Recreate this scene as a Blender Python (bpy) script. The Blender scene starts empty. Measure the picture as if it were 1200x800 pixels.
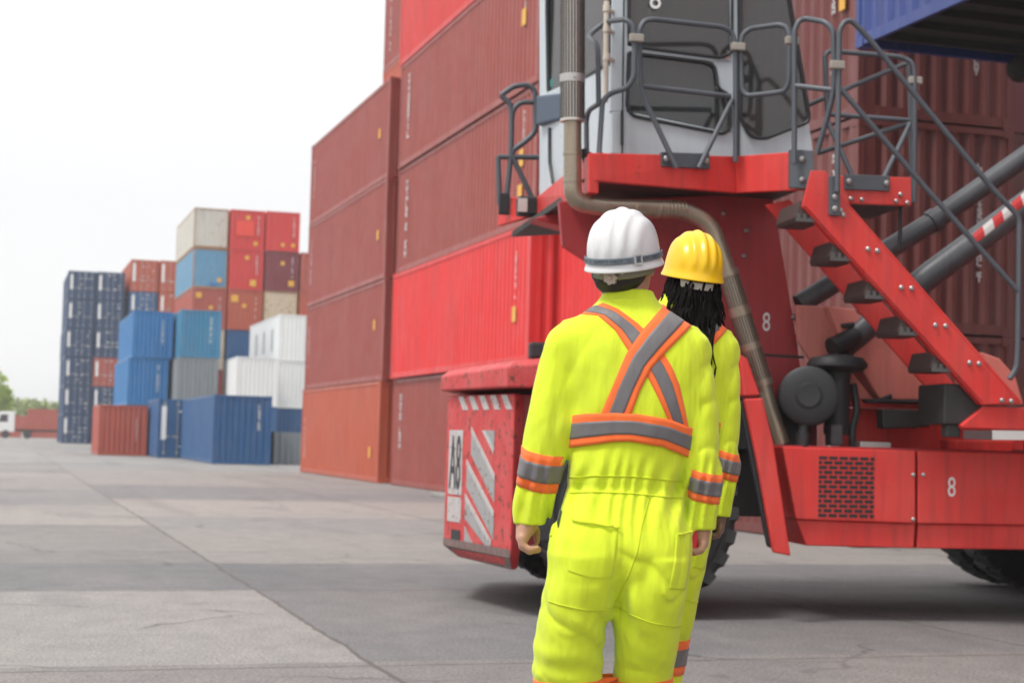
import bpy, bmesh, math, random
import numpy as np
from mathutils import Vector, Matrix
from mathutils.bvhtree import BVHTree
random.seed(7); rng=np.random.RandomState(5)
sc=bpy.context.scene; COL=sc.collection; D=bpy.data
PI=math.pi
# ------------------------------------------------------------------ helpers
class MB:
    """collects faces; build() links them as ONE mesh object"""
    def __init__(s): s.v=[]; s.f=[]
    def add(s,vs,fs):
        o=len(s.v); s.v+=[tuple(map(float,p)) for p in vs]; s.f+=[tuple(i+o for i in f) for f in fs]; return s
    def box(s,a,b):
        x0,y0,z0=[min(p,q) for p,q in zip(a,b)]; x1,y1,z1=[max(p,q) for p,q in zip(a,b)]
        return s.add([(x0,y0,z0),(x1,y0,z0),(x1,y1,z0),(x0,y1,z0),(x0,y0,z1),(x1,y0,z1),(x1,y1,z1),(x0,y1,z1)],
          [(0,3,2,1),(4,5,6,7),(0,1,5,4),(1,2,6,5),(2,3,7,6),(3,0,4,7)])
    def ext(s,pts,d):
        """polygon (3D points) pushed along vector d, closed"""
        n=len(pts); p=[Vector(q) for q in pts]; d=Vector(d)
        nn=Vector((0,0,0))
        for i in range(n): nn+=p[i].cross(p[(i+1)%n])
        fs=[tuple(range(n)),tuple(reversed(range(n,2*n)))]+[(i,n+i,n+(i+1)%n,(i+1)%n) for i in range(n)]
        if nn.dot(d)>0: fs=[tuple(reversed(f)) for f in fs]
        return s.add(p+[q+d for q in p],fs)
    def tube(s,pts,r,n=10,caps=True):
        p=[Vector(q) for q in pts]; R=r if hasattr(r,'__len__') else [r]*len(p)
        t=[]
        for i in range(len(p)):
            a=(p[i]-p[i-1]).normalized() if i else None; b=(p[i+1]-p[i]).normalized() if i<len(p)-1 else None
            t.append((a if b is None else b if a is None else (a+b).normalized()))
        u=t[0].orthogonal().normalized(); vs=[]
        for i in range(len(p)):
            if i: u=(u-t[i]*u.dot(t[i])).normalized()
            w=t[i].cross(u)
            k=1.0
            if 0<i<len(p)-1:
                c=(p[i]-p[i-1]).normalized().dot(t[i]); k=1/max(c,.6)
            for j in range(n):
                a=2*PI*j/n; vs.append(p[i]+(u*math.cos(a)+w*math.sin(a))*R[i])
        fs=[(i*n+j,i*n+(j+1)%n,(i+1)*n+(j+1)%n,(i+1)*n+j) for i in range(len(p)-1) for j in range(n)]
        if caps: fs+=[tuple(reversed(range(n))),tuple(range((len(p)-1)*n,len(p)*n))]
        return s.add(vs,fs)
    def lathe(s,prof,o,ax,n=32,caps=True):
        """prof: (axial, radius) along axis ax from o"""
        o=Vector(o); ax=Vector(ax).normalized(); u=ax.orthogonal().normalized(); w=ax.cross(u); vs=[]
        for (h,r) in prof:
            for j in range(n):
                a=2*PI*j/n; vs.append(o+ax*h+(u*math.cos(a)+w*math.sin(a))*r)
        m=len(prof)
        fs=[(i*n+j,i*n+(j+1)%n,(i+1)*n+(j+1)%n,(i+1)*n+j) for i in range(m-1) for j in range(n)]
        if caps: fs+=[tuple(reversed(range(n))),tuple(range((m-1)*n,m*n))]
        return s.add(vs,fs)
    def build(s,name,mat,parent=None,smooth=False,bevel=0,mesh_only=False,seg=2):
        me=D.meshes.new(name); me.from_pydata(s.v,[],s.f); me.update()
        if mat: me.materials.append(mat)
        if smooth:
            me.polygons.foreach_set('use_smooth',[True]*len(me.polygons))
            try: me.set_sharp_from_angle(angle=math.radians(38))
            except Exception: pass
        if mesh_only: return me
        return link(name,me,parent,bevel,seg)
def link(name,me,parent=None,bevel=0,seg=2):
    o=D.objects.new(name,me); COL.objects.link(o)
    if parent: o.parent=parent
    if bevel:
        m=o.modifiers.new('bev','BEVEL'); m.width=bevel; m.segments=seg; m.limit_method='ANGLE'; m.angle_limit=.6
    return o
def fillet(pts,r=.06,n=4):
    """rounds the corners of a polyline"""
    p=[Vector(q) for q in pts]; out=[p[0]]
    for i in range(1,len(p)-1):
        a=p[i-1]-p[i]; b=p[i+1]-p[i]; k=min(r,a.length*.45,b.length*.45)
        A=p[i]+a.normalized()*k; B=p[i]+b.normalized()*k
        for j in range(n+1):
            t=j/n; out.append(A*(1-t)**2+p[i]*2*t*(1-t)+B*t*t)
    out.append(p[-1]); return out
def empty(name,loc,rz=0):
    o=D.objects.new(name,None); COL.objects.link(o); o.location=loc; o.rotation_euler=(0,0,rz); o.empty_display_size=.2; return o
def tag(o,label,cat,group=None,kind=None):
    if label: o['label']=label
    if cat: o['category']=cat
    if group: o['group']=group
    if kind: o['kind']=kind
    return o
# ------------------------------------------------------------------ materials
def newmat(name):
    m=D.materials.new(name); m.use_nodes=True; nt=m.node_tree; b=nt.nodes['Principled BSDF']; return m,nt,b
def N(nt,t,**k):
    n=nt.nodes.new(t)
    for a,v in k.items(): setattr(n,a,v)
    return n
def ramp(nt,src,p0,p1,c0=(0,0,0,1),c1=(1,1,1,1)):
    r=N(nt,'ShaderNodeValToRGB'); r.color_ramp.elements[0].position=p0; r.color_ramp.elements[1].position=p1
    r.color_ramp.elements[0].color=c0; r.color_ramp.elements[1].color=c1; nt.links.new(src,r.inputs[0]); return r.outputs[0]
def mixc(nt,fac,a,b,mode='MIX'):
    m=N(nt,'ShaderNodeMix',data_type='RGBA',blend_type=mode)
    for s,v in ((m.inputs[0],fac),(m.inputs[6],a),(m.inputs[7],b)):
        if hasattr(v,'is_output'): nt.links.new(v,s)
        else: s.default_value=v if not (hasattr(v,'__len__') and len(v)==3) else (*v,1)
    return m.outputs[2]
def noise(nt,scale,vec=None,detail=4,rough=.55,stretch=None):
    n=N(nt,'ShaderNodeTexNoise'); n.inputs['Scale'].default_value=scale; n.inputs['Detail'].default_value=detail; n.inputs['Roughness'].default_value=rough
    if vec is None:
        vec=N(nt,'ShaderNodeNewGeometry').outputs['Position']
    if stretch:
        mp=N(nt,'ShaderNodeMapping'); mp.inputs['Scale'].default_value=stretch; nt.links.new(vec,mp.inputs[0]); vec=mp.outputs[0]
    nt.links.new(vec,n.inputs['Vector']); return n.outputs['Fac']
def bump(nt,b,h,strength=.3,dist=.01):
    n=N(nt,'ShaderNodeBump'); n.inputs['Strength'].default_value=strength; n.inputs['Distance'].default_value=dist
    nt.links.new(h,n.inputs['Height']); nt.links.new(n.outputs[0],b.inputs['Normal'])
def plain(name,c,rough=.5,metal=0,var=.12,scale=6,bmp=0):
    m,nt,b=newmat(name); b.inputs['Roughness'].default_value=rough; b.inputs['Metallic'].default_value=metal
    nz=noise(nt,scale); k=mixc(nt,nz,tuple(x*(1-var) for x in c),tuple(min(1,x*(1+var)) for x in c)); nt.links.new(k,b.inputs['Base Color'])
    if bmp: bump(nt,b,noise(nt,scale*8),bmp,.004)
    return m
def paint(name,c,rough=.45,dirt=.35,rust=.25,fade=(.75,.5,.45),fadeamt=.15,scale=1.0):
    """weathered steel paint: faded patches, vertical dirt streaks, rust chips"""
    m,nt,b=newmat(name)
    a=mixc(nt,ramp(nt,noise(nt,.9*scale,detail=5),.42,.75),c,tuple(x*(1-fadeamt)+f*fadeamt for x,f in zip(c,fade)))
    ls=ramp(nt,noise(nt,1.7*scale,detail=5,stretch=(11,11,.5)),.52,.78); lm=N(nt,'ShaderNodeMath',operation='MULTIPLY'); nt.links.new(ls,lm.inputs[0]); lm.inputs[1].default_value=.22+fadeamt
    a=mixc(nt,lm.outputs[0],a,tuple(x*.72+f*.28 for x,f in zip(c,fade)))
    st=ramp(nt,noise(nt,1.0*scale,detail=5,stretch=(9,9,.7)),.46,.74)
    d=N(nt,'ShaderNodeMath',operation='MULTIPLY'); nt.links.new(st,d.inputs[0]); d.inputs[1].default_value=dirt
    a=mixc(nt,d.outputs[0],a,tuple(x*.45+.02 for x in c))
    if rust:
        rz=ramp(nt,noise(nt,5*scale,detail=7,rough=.7),.70-.12*rust,.76-.12*rust)
        a=mixc(nt,rz,a,(.10,.042,.02))
    nt.links.new(a,b.inputs['Base Color'])
    r=ramp(nt,noise(nt,3*scale),.2,.8,(rough-.08,)*3+(1,),(rough+.15,)*3+(1,)); nt.links.new(r,b.inputs['Roughness'])
    bump(nt,b,noise(nt,9*scale,detail=3),.12,.01)
    return m
M={}
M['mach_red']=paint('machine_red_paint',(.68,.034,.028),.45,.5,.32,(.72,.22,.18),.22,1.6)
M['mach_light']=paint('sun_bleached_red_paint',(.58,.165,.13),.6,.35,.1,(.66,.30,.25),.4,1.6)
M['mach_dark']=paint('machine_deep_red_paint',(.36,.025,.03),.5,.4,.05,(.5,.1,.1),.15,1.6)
M['mach_worn']=paint('chipped_red_paint',(.56,.040,.042),.5,.5,1.15,(.72,.25,.24),.25,3.2)
M['black']=plain('black_rubber_plastic',(.018,.018,.020),.55)
M['soot']=plain('oily_black_steel',(.028,.027,.027),.6,0,.3)
M['rail']=plain('grey_rail_paint',(.085,.095,.110),.45,.0,.15)
M['steel']=plain('bare_zinc_steel',(.45,.44,.42),.4,.6)
M['bolt']=plain('galvanised_bolt',(.36,.34,.33),.35,.7)
M['clamp']=plain('clamp_beige_plastic',(.32,.29,.25),.5)
M['exhaust']=paint('heat_stained_exhaust',(.34,.28,.215),.30,.3,.1,(.34,.28,.2),.5,3)
M['exhaust'].node_tree.nodes['Principled BSDF'].inputs['Metallic'].default_value=.7
M['shield']=plain('perforated_heat_shield_metal',(.60,.55,.50),.33,.75)
M['hole']=plain('shield_hole_dark',(.04,.035,.03),.7)
M['cab']=paint('cab_grey_white_paint',(.50,.56,.60),.4,.18,.03,(.6,.6,.6),.3,1.5)
M['rub']=plain('window_rubber_seal',(.02,.02,.022),.5)
M['tyre']=plain('tyre_rubber',(.032,.031,.031),.8,0,.25,7,.2)
M['hub']=plain('wheel_hub_grey',(.09,.085,.085),.6)
M['retro_w']=plain('white_reflector',(.62,.60,.58),.4)
M['retro_g']=plain('dirty_grey_reflector',(.40,.40,.40),.4)
M['retro_r']=plain('red_reflector',(.55,.03,.03),.4)
M['retro_d']=plain('dark_worn_reflector',(.10,.06,.06),.5)
M['white']=plain('white_lettering',(.78,.78,.77),.5)
M['ink']=plain('black_lettering',(.03,.03,.035),.5)
M['hose']=plain('hose_black',(.03,.03,.032),.45)
M['cyl']=paint('lift_cylinder_grey',(.045,.049,.056),.4,.5,.1,(.2,.2,.2),.3,2)
M['lamp']=plain('lamp_lens',(.55,.5,.48),.15)
M['seatfab']=plain('seat_fabric_dark',(.03,.03,.035),.9)
M['teal']=plain('teal_seat_cloth',(.05,.19,.17),.9,0,.4,30)
# cab glass
m,nt,b=newmat('tinted_cab_glass'); out=nt.nodes['Material Output']
b.inputs['Base Color'].default_value=(.055,.058,.060,1); b.inputs['Roughness'].default_value=.06; b.inputs['IOR'].default_value=1.85
tr=N(nt,'ShaderNodeBsdfTransparent'); tr.inputs[0].default_value=(.55,.56,.55,1); mx=N(nt,'ShaderNodeMixShader'); mx.inputs[0].default_value=.6
nt.links.new(tr.outputs[0],mx.inputs[1]); nt.links.new(b.outputs[0],mx.inputs[2]); nt.links.new(mx.outputs[0],out.inputs[0]); M['glass']=m
CC=dict(maroon=(.31,.056,.042),red=(.72,.024,.024),brick=(.47,.088,.040),orange_red=(.42,.085,.055),blue=(.016,.175,.43),dark_blue=(.020,.100,.25),
  navy=(.014,.054,.135),light_blue=(.13,.31,.47),teal=(.03,.20,.36),grey=(.22,.25,.27),white=(.76,.77,.76),rusty_white=(.60,.57,.50),cream=(.62,.50,.36),bright_red=(.62,.035,.03),royal_blue=(.022,.052,.23),wine=(.20,.025,.035),rust=(.36,.19,.09),shade_darkened_maroon=(.145,.027,.022))  # last maroon has the shade behind the stairs mixed into its colour
CM={}
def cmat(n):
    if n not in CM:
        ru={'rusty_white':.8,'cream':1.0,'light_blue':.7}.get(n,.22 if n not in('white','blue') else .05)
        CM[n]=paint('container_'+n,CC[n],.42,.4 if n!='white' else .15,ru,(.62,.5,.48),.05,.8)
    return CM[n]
M['frame_dark']=plain('container_gap_steel',(.07,.03,.025),.7)
M['yellow']=plain('yellow_sticker',(.75,.40,.05),.5)
# skin, hair, cloth
def cloth(name,c,rough=.85,weave=900,wr=.35):
    m,nt,b=newmat(name); b.inputs['Roughness'].default_value=rough
    tc=N(nt,'ShaderNodeTexCoord').outputs['Object']
    nz=noise(nt,9,tc,5); k=mixc(nt,nz,tuple(x*.90 for x in c),tuple(min(1,x*1.07) for x in c))
    gr=ramp(nt,noise(nt,3.3,tc,6,.65,(1.2,1,.7)),.50,.72); gm_=N(nt,'ShaderNodeMath',operation='MULTIPLY'); nt.links.new(gr,gm_.inputs[0]); gm_.inputs[1].default_value=.30
    k=mixc(nt,gm_.outputs[0],k,tuple(x*.62+.035 for x in c)); nt.links.new(k,b.inputs['Base Color'])
    h1=noise(nt,17,tc,2,.45,(1.4,1.2,.40)); h2=noise(nt,weave,tc,2)
    mp=N(nt,'ShaderNodeMapping'); mp.inputs['Scale'].default_value=(1.5,1.0,.5); nt.links.new(tc,mp.inputs[0])
    rg=N(nt,'ShaderNodeTexNoise',noise_type='RIDGED_MULTIFRACTAL'); rg.inputs['Scale'].default_value=8; rg.inputs['Detail'].default_value=1.5; rg.inputs['Distortion'].default_value=.8; nt.links.new(mp.outputs[0],rg.inputs['Vector'])
    a1=N(nt,'ShaderNodeMath',operation='MULTIPLY_ADD'); nt.links.new(rg.outputs['Fac'],a1.inputs[0]); a1.inputs[1].default_value=.55; nt.links.new(h1,a1.inputs[2]); h1=a1.outputs[0]
    ad=N(nt,'ShaderNodeMath',operation='MULTIPLY_ADD'); nt.links.new(h2,ad.inputs[0]); ad.inputs[1].default_value=.03; nt.links.new(h1,ad.inputs[2])
    bump(nt,b,ad.outputs[0],wr*1.35,.016)
    try: b.inputs['Sheen Weight'].default_value=.15
    except Exception: pass
    return m
M['suit']=cloth('fluorescent_yellow_cloth',(.66,.79,.022),.85,700,.6)
M['suit2']=cloth('fluorescent_yellow_patch',(.66,.79,.022),.85,700,.4)
M['seam']=cloth('yellow_stitching',(.62,.72,.012),.9,700,.1)
M['orange']=cloth('orange_trim_tape',(.92,.16,.028),.8,900,.3)
M['silver']=cloth('grey_reflective_tape',(.145,.135,.140),.5,900,.3)
M['elastic']=cloth('pocket_gap_dark',(.05,.06,.02),.9)
M['skin']=cloth('tan_skin',(.47,.25,.165),.5,300,.15)
M['skin_dark']=cloth('brown_skin',(.17,.085,.05),.5,300,.15)
M['hair']=plain('black_hair',(.012,.010,.010),.5,0,.3,60)
M['dread']=plain('dreadlock_hair',(.009,.007,.007),.9,0,.4,60,.5); M['dread'].node_tree.nodes['Principled BSDF'].inputs['Specular IOR Level'].default_value=.15
M['hat_w']=plain('white_helmet_plastic',(.66,.66,.66),.32,0,.03)
M['hat_y']=plain('yellow_helmet_plastic',(.83,.50,.004),.30,0,.03)
M['band']=plain('helmet_strap_grey',(.13,.155,.18),.7)
M['susp']=plain('helmet_suspension_olive',(.22,.215,.155),.6)
M['susp_w']=plain('helmet_suspension_grey',(.50,.46,.43),.6)
M['knob']=plain('ratchet_knob_tan',(.42,.34,.28),.5)
M['boot']=plain('boot_leather',(.03,.025,.02),.5)
M['phone']=plain('red_handset',(.70,.02,.04),.4)
# ------------------------------------------------------------------ ground
def ground_mat():
    m,nt,b=newmat('yard_concrete'); L=nt.links.new
    pos=N(nt,'ShaderNodeNewGeometry').outputs['Position']; sp=N(nt,'ShaderNodeSeparateXYZ'); L(pos,sp.inputs[0])
    def math_(op,a,c=None,d=None):
        n=N(nt,'ShaderNodeMath',operation=op)
        for i,v in enumerate((a,c,d)):
            if v is None: continue
            if hasattr(v,'is_output'): L(v,n.inputs[i])
            else: n.inputs[i].default_value=v
        return n.outputs[0]
    wob=noise(nt,1.3,pos,5,.6); wobb=math_('MULTIPLY_ADD',wob,.10,-.05)
    xs=math_('ADD',math_('ADD',sp.outputs[0],wobb),-2.13); ys=math_('ADD',math_('ADD',sp.outputs[1],wobb),-9.20)
    W=4.6; LY=4.5
    ix=math_('FLOOR',math_('DIVIDE',xs,W)); 
    iy=math_('FLOOR',math_('DIVIDE',ys,LY))
    fx=math_('SUBTRACT',math_('DIVIDE',xs,W),ix); fy=math_('SUBTRACT',math_('DIVIDE',ys,LY),iy)
    dx=math_('MULTIPLY',math_('MINIMUM',fx,math_('SUBTRACT',1,fx)),W); dy=math_('MULTIPLY',math_('MINIMUM',fy,math_('SUBTRACT',1,fy)),LY)
    dj=math_('MINIMUM',dx,dy)
    cv=N(nt,'ShaderNodeCombineXYZ'); L(ix,cv.inputs[0]); L(iy,cv.inputs[1])
    wn=N(nt,'ShaderNodeTexWhiteNoise',noise_dimensions='2D'); L(cv.outputs[0],wn.inputs['Vector'])
    slab=wn.outputs['Value']
    def lane(cols):
        r=N(nt,'ShaderNodeValToRGB'); r.color_ramp.interpolation='CONSTANT'; e=r.color_ramp.elements; e[0].position=0; e[0].color=(*cols[0][1],1); e[1].position=cols[1][0]/80; e[1].color=(*cols[1][1],1)
        for y,c in cols[2:]: q=e.new(y/80); q.color=(*c,1)
        L(math_('DIVIDE',math_('ADD',sp.outputs[1],wobb),80),r.inputs[0]); return r.outputs[0]
    left=lane([(0,(.190,.177,.173)),(9.2,(.268,.255,.245)),(13.7,(.135,.136,.143)),(16.45,(.185,.177,.173)),(23.1,(.285,.265,.25)),(29,(.21,.21,.212)),(36,(.27,.255,.245)),(50,(.225,.22,.22)),(64,(.27,.26,.25))])
    right=lane([(0,(.165,.153,.150)),(9.2,(.125,.126,.133)),(16.45,(.255,.236,.222)),(21.5,(.235,.228,.225)),(25.5,(.295,.272,.255)),(32,(.20,.20,.205)),(40,(.265,.25,.24)),(55,(.22,.22,.22)),(66,(.26,.25,.245))])
    base=mixc(nt,math_('GREATER_THAN',xs,0),left,right)
    base=mixc(nt,.18,base,mixc(nt,slab,(.15,.15,.155),(.34,.31,.29)))
    # worn patches, each with its own shape
    p1=ramp(nt,noise(nt,.35,pos,6,.6,(1,.55,1)),.45,.70); base=mixc(nt,math_('MULTIPLY',p1,.28),base,(.30,.275,.255))
    p2=ramp(nt,noise(nt,.55,pos,5,.6,(1,.4,1)),.56,.72); base=mixc(nt,math_('MULTIPLY',p2,.7),base,(.13,.13,.137))
    # tyre polish running along the lane
    p3=ramp(nt,noise(nt,.8,pos,4,.5,(1,.06,1)),.55,.75); base=mixc(nt,math_('MULTIPLY',p3,.45),base,(.11,.108,.108))
    g=noise(nt,45,pos,4,.75); base=mixc(nt,1,base,ramp(nt,g,.34,.66,(.52,.52,.52,1),(1.42,1.41,1.39,1)),'MULTIPLY')
    gm=noise(nt,3.2,pos,6,.65,(1,.75,1)); base=mixc(nt,1,base,ramp(nt,gm,.3,.7,(.86,.86,.87,1),(1.12,1.115,1.10,1)),'MULTIPLY')
    g2=noise(nt,170,pos,2,.6); base=mixc(nt,1,base,ramp(nt,g2,.38,.62,(.60,.60,.60,1),(1.36,1.36,1.35,1)),'MULTIPLY')
    g3=ramp(nt,noise(nt,7,pos,5,.7),.55,.75); base=mixc(nt,math_('MULTIPLY',g3,.35),base,(.10,.098,.097))
    oil=ramp(nt,noise(nt,1.6,pos,4,.6,(1,.7,1)),.66,.74); base=mixc(nt,math_('MULTIPLY',oil,.6),base,(.055,.052,.05))
    v=N(nt,'ShaderNodeTexVoronoi'); v.inputs['Scale'].default_value=70; L(pos,v.inputs['Vector'])
    base=mixc(nt,math_('MULTIPLY',ramp(nt,v.outputs['Distance'],.18,.32,(1,1,1,1),(0,0,0,1)),.12),base,(.42,.40,.38))
    # thin cracks
    vc=N(nt,'ShaderNodeTexVoronoi',feature='DISTANCE_TO_EDGE'); vc.inputs['Scale'].default_value=.30
    wv=N(nt,'ShaderNodeVectorMath',operation='MULTIPLY_ADD'); nn=N(nt,'ShaderNodeTexNoise'); nn.inputs['Scale'].default_value=2.2; nn.inputs['Detail'].default_value=6; L(pos,nn.inputs['Vector'])
    L(nn.outputs['Color'],wv.inputs[0]); wv.inputs[1].default_value=(.55,.55,0); L(pos,wv.inputs[2]); L(wv.outputs[0],vc.inputs['Vector'])
    ck=math_('MULTIPLY',ramp(nt,vc.outputs['Distance'],.0015,.006,(1,1,1,1),(0,0,0,1)),ramp(nt,noise(nt,.5,pos,3),.48,.6))
    base=mixc(nt,math_('MULTIPLY',ck,.8),base,(.06,.058,.055))
    ch=noise(nt,6,pos,4); jw=math_('MULTIPLY_ADD',ch,.05,-.008)
    jl=math_('LESS_THAN',dj,jw); base=mixc(nt,math_('MULTIPLY',jl,.8),base,(.085,.075,.065))
    L(base,b.inputs['Base Color']); b.inputs['Roughness'].default_value=.78
    hh=math_('ADD',math_('MULTIPLY',g,.5),math_('MULTIPLY',jl,-1.0)); bump(nt,b,hh,.6,.012)
    return m
g=MB().add([(-900,-300,0),(900,-300,0),(900,1500,0),(-900,1500,0)],[(0,1,2,3)]).build('ground',ground_mat()); tag(g,None,None,kind='structure')
# ------------------------------------------------------------------ containers
_cache={}
W=2.438
def wall_profile(L,pitch,dep,flat=.10):
    """trapezoidal corrugation along L: list of (s, depth)"""
    n=max(1,int((L-2*flat)/pitch)); p=(L-2*flat)/n; pts=[(0,0),(flat,0)]
    for i in range(n):
        s=flat+i*p; pts+=[(s+p*.28,0),(s+p*.50,dep),(s+p*.78,dep),(s+p,0)]
    pts.append((L,0)); return pts
def cmesh(key,fn):
    if key not in _cache: _cache[key]=fn()
    return _cache[key]
def corr_mesh(L,h,pitch,dep,mat,axis):
    """corrugated sheet, origin at lower left, outer skin at depth 0 pushed in; axis 'x' or 'y' is its run"""
    pr=wall_profile(L,pitch,dep); vs=[];fs=[]
    for (s,d) in pr:
        for z in (0,h):
            vs.append((s,d,z) if axis=='x' else (d,s,z))
    for i in range(len(pr)-1):
        f=(2*i,2*i+2,2*i+3,2*i+1); fs.append(f if axis=='x' else tuple(reversed(f)))
    return MB().add(vs,fs).build('sheet',mat,mesh_only=True)
def container(loc,colour,L,h,label,group,face='end',detail=2,marks=None,frame=None,rz=0,name='shipping_container',cat='container'):
    """loc = near left bottom corner; run L goes to +y; the face is at y=0"""
    t=empty(name,loc,rz); tag(t,label,cat,group); m=cmat(colour); fm=cmat(frame) if frame else m
    k=(colour,L,h)
    r=.09
    def frame_():
        b=MB()
        for x in (0,W-r):
            for y in (0,L-r): b.box((x,y,.12),(x+r,y+r,h-.12))
        for z0,z1 in ((.02,.16),(h-.10,h-.01)):
            for x in (.008,W-.068): b.box((x,r,z0),(x+.06,L-r,z1))
            for y in (.008,L-.068): b.box((r,y,z0),(W-r,y+.06,z1))
        if detail<1: return b.build('frame',fm,mesh_only=True)
        for x in (-.004,W-.158):
            for y in (-.004,L-.174):
                for z in (0,h-.125): b.box((x,y,z),(x+.162,y+.178,z+.125))
        return b.build('frame',fm,mesh_only=True)
    link('frame',cmesh(('fr',frame,)+k,frame_),t)
    hh=h-.26
    sm=cmesh(('side',)+k,lambda:corr_mesh(L-2*r,hh,.278,.044,m,'y'))
    o=link('side_wall',sm,t); o.location=(.014,r,.16)
    o=link('side_wall',sm,t); o.location=(W-.014,r,.16); o.scale=(-1,1,1)
    em=cmesh(('end',)+k,lambda:corr_mesh(W-2*r,hh,.235,.050,m,'x'))
    if face=='end':
        o=link('end_wall',em,t); o.location=(r,.018,.16)
        o=link('end_wall',em,t); o.location=(r,L-.018,.16); o.scale=(1,-1,1)
    else:
        o=link('end_wall',em,t); o.location=(r,L-.018,.16); o.scale=(1,-1,1)
        for i in range(2):
            x0=r+i*(W/2-r)
            def dm():
                b=MB().box((.006,.02,.16),(W/2-r-.006,.07,h-.10))
                for z in (.75,1.3,1.85): b.box((.05,.008,z-.12),(W/2-r-.05,.0199,z+.12))
                return b.build('door',m,mesh_only=True)
            d=link('door',cmesh(('door',)+k,dm),t); d.location=(x0,0,0)
            def rods():
                b=MB()
                for x in (.22,.86): b.tube([(x,-.015,.10),(x,-.015,h-.06)],.018,6); b.box((x-.05,-.02,1.02),(x+.25,-.008,1.10)) if x<.5 else b.box((x-.25,-.02,1.02),(x+.05,-.008,1.10))
                for x in (.22,.86):
                    for z in (.28,h-.25): b.box((x-.06,-.03,z-.05),(x+.06,.006,z+.05))
                return b.build('lock_rod',M['steel'],mesh_only=True)
            q=link('lock_rod',cmesh(('rods',L,h),rods),d)
    def roof_():
        return MB().box((.03,.03,h-.045),(W-.03,L-.03,h-.022)).build('roof',m,mesh_only=True)
    link('roof',cmesh(('roof',)+k,roof_),t)
    def floor_():
        b=MB().box((.07,.07,.13),(W-.07,L-.07,.155))
        for i in range(int(L/.6)): b.box((.07,.3+i*.6,.03),(W-.07,.36+i*.6,.129))
        return b.build('underside',M['soot'],mesh_only=True)
    link('underside',cmesh(('floor',L,h),floor_),t)
    if marks:
        for mk in marks: mk(t,h,L)
    return t
def glyph_column(b,fn,z1,z0,wid,seed):
    """a vertical run of small stencilled characters; fn(u,z) gives the point"""
    r=random.Random(seed); z=z1
    while z>z0:
        ch=wid*r.uniform(.6,1.1)
        if r.random()<.14: z-=ch; continue
        k=r.choice('LHEOIT'); s=wid*.22
        R={'L':[(0,0,.22,1),(0,0,1,.22)],'H':[(0,0,.22,1),(.78,0,1,1),(0,.4,1,.6)],'E':[(0,0,.22,1),(0,.78,1,1),(0,0,1,.22),(0,.4,.8,.6)],
           'O':[(0,0,.22,1),(.78,0,1,1),(0,.78,1,1),(0,0,1,.22)],'I':[(.38,0,.62,1)],'T':[(.38,0,.62,1),(0,.78,1,1)]}[k]
        for a,c,d,e in R:
            q=[fn(a*wid,z-ch+c*ch*.85),fn(d*wid,z-ch+c*ch*.85),fn(d*wid,z-ch+e*ch*.85),fn(a*wid,z-ch+e*ch*.85)]
            b.add(q,[(0,1,2,3)])
        z-=ch
def mark_end(x=1.75,z0=.9,z1=2.3,w=.11,seed=1):
    def f(t,h,L):
        b=MB(); glyph_column(b,lambda u,z:(x+u,-.006,z),min(z1,h-.35),z0,w,seed); b.build('stencil_lettering',M['white'],t)
    return f
def mark_side(y=1.2,z0=.9,z1=2.4,w=.16,seed=2):
    def f(t,h,L):
        b=MB(); glyph_column(b,lambda u,z:(-.004,y-u,z),min(z1,h-.35),z0,w,seed); b.build('stencil_lettering',M['white'],t)
    return f
def sticker_side(y,z,s=.22):
    def f(t,h,L): MB().ext([(-.006,y,z),(-.006,y+s,z),(-.006,y+s,z+s*1.3),(-.006,y,z+s*1.3)],(.012,0,0)).build('yellow_sticker',M['yellow'],t)
    return f
def sticker_end(x,z,s=.28):
    def f(t,h,L): MB().ext([(x,-.006,z),(x+s,-.006,z),(x+s,-.006,z+s),(x,-.006,z+s)],(0,.012,0)).build('yellow_sticker',M['yellow'],t)
    return f
def panel_end(x0,x1,z0,z1,mat):
    def f(t,h,L): MB().ext([(x0,-.008,z0),(x1,-.008,z0),(x1,-.008,z1),(x0,-.008,z1)],(0,.012,0)).build('painted_panel',mat,t)
    return f
M['patch_red']=plain('fresh_orange_red_paint',(.75,.06,.035),.5)
def navy_marks(seed):
    def f(t,h,L):
        MB().ext([(.16,-.034,.9),(.40,-.034,.9),(.40,-.034,h-.35),(.16,-.034,h-.35)],(0,.012,0)).build('white_lettering_panel',M['white'],t)
        b=MB(); r=random.Random(seed)
        for z in (.55,.95,1.35,1.9,2.25):
            for x in (1.0,1.45,1.85):
                if r.random()<.42: b.box((x,-.012,z),(x+r.uniform(.12,.26),-.004,z+r.uniform(.04,.09)))
        b.build('stencil_lettering',M['white'],t)
    return f
HC=2.896; STD=2.591; L40=12.192; L20=6.058
ORD=['bottom','second up','third up','fourth up','fifth up','sixth up']
def stack(x,y,tiers,L,where,group,jit=.03,seed=0,gap=0):
    """tiers bottom-up: dict(c=colour,h=,face=,marks=,look=)"""
    z=0; r=random.Random(seed)
    for i,t in enumerate(tiers):
        pos='top' if i==len(tiers)-1 and len(tiers)>1 else ORD[i]
        lab=('%s container, %s %s'%(t.get('look',t['c'].replace('_',' ')),pos,where)) if len(tiers)>1 else '%s container, %s'%(t.get('look',t['c'].replace('_',' ')),where)
        o=container((x+t.get('dx',r.uniform(-jit,jit)),y+t.get('dy',r.uniform(-jit,jit)),z),t['c'],t.get('L',L),t.get('h',HC),lab,group,t.get('face','end'),t.get('d',1),t.get('marks'),t.get('frame'))
        z+=t.get('h',HC)+.006
G='containers stacked in the yard'
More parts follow.
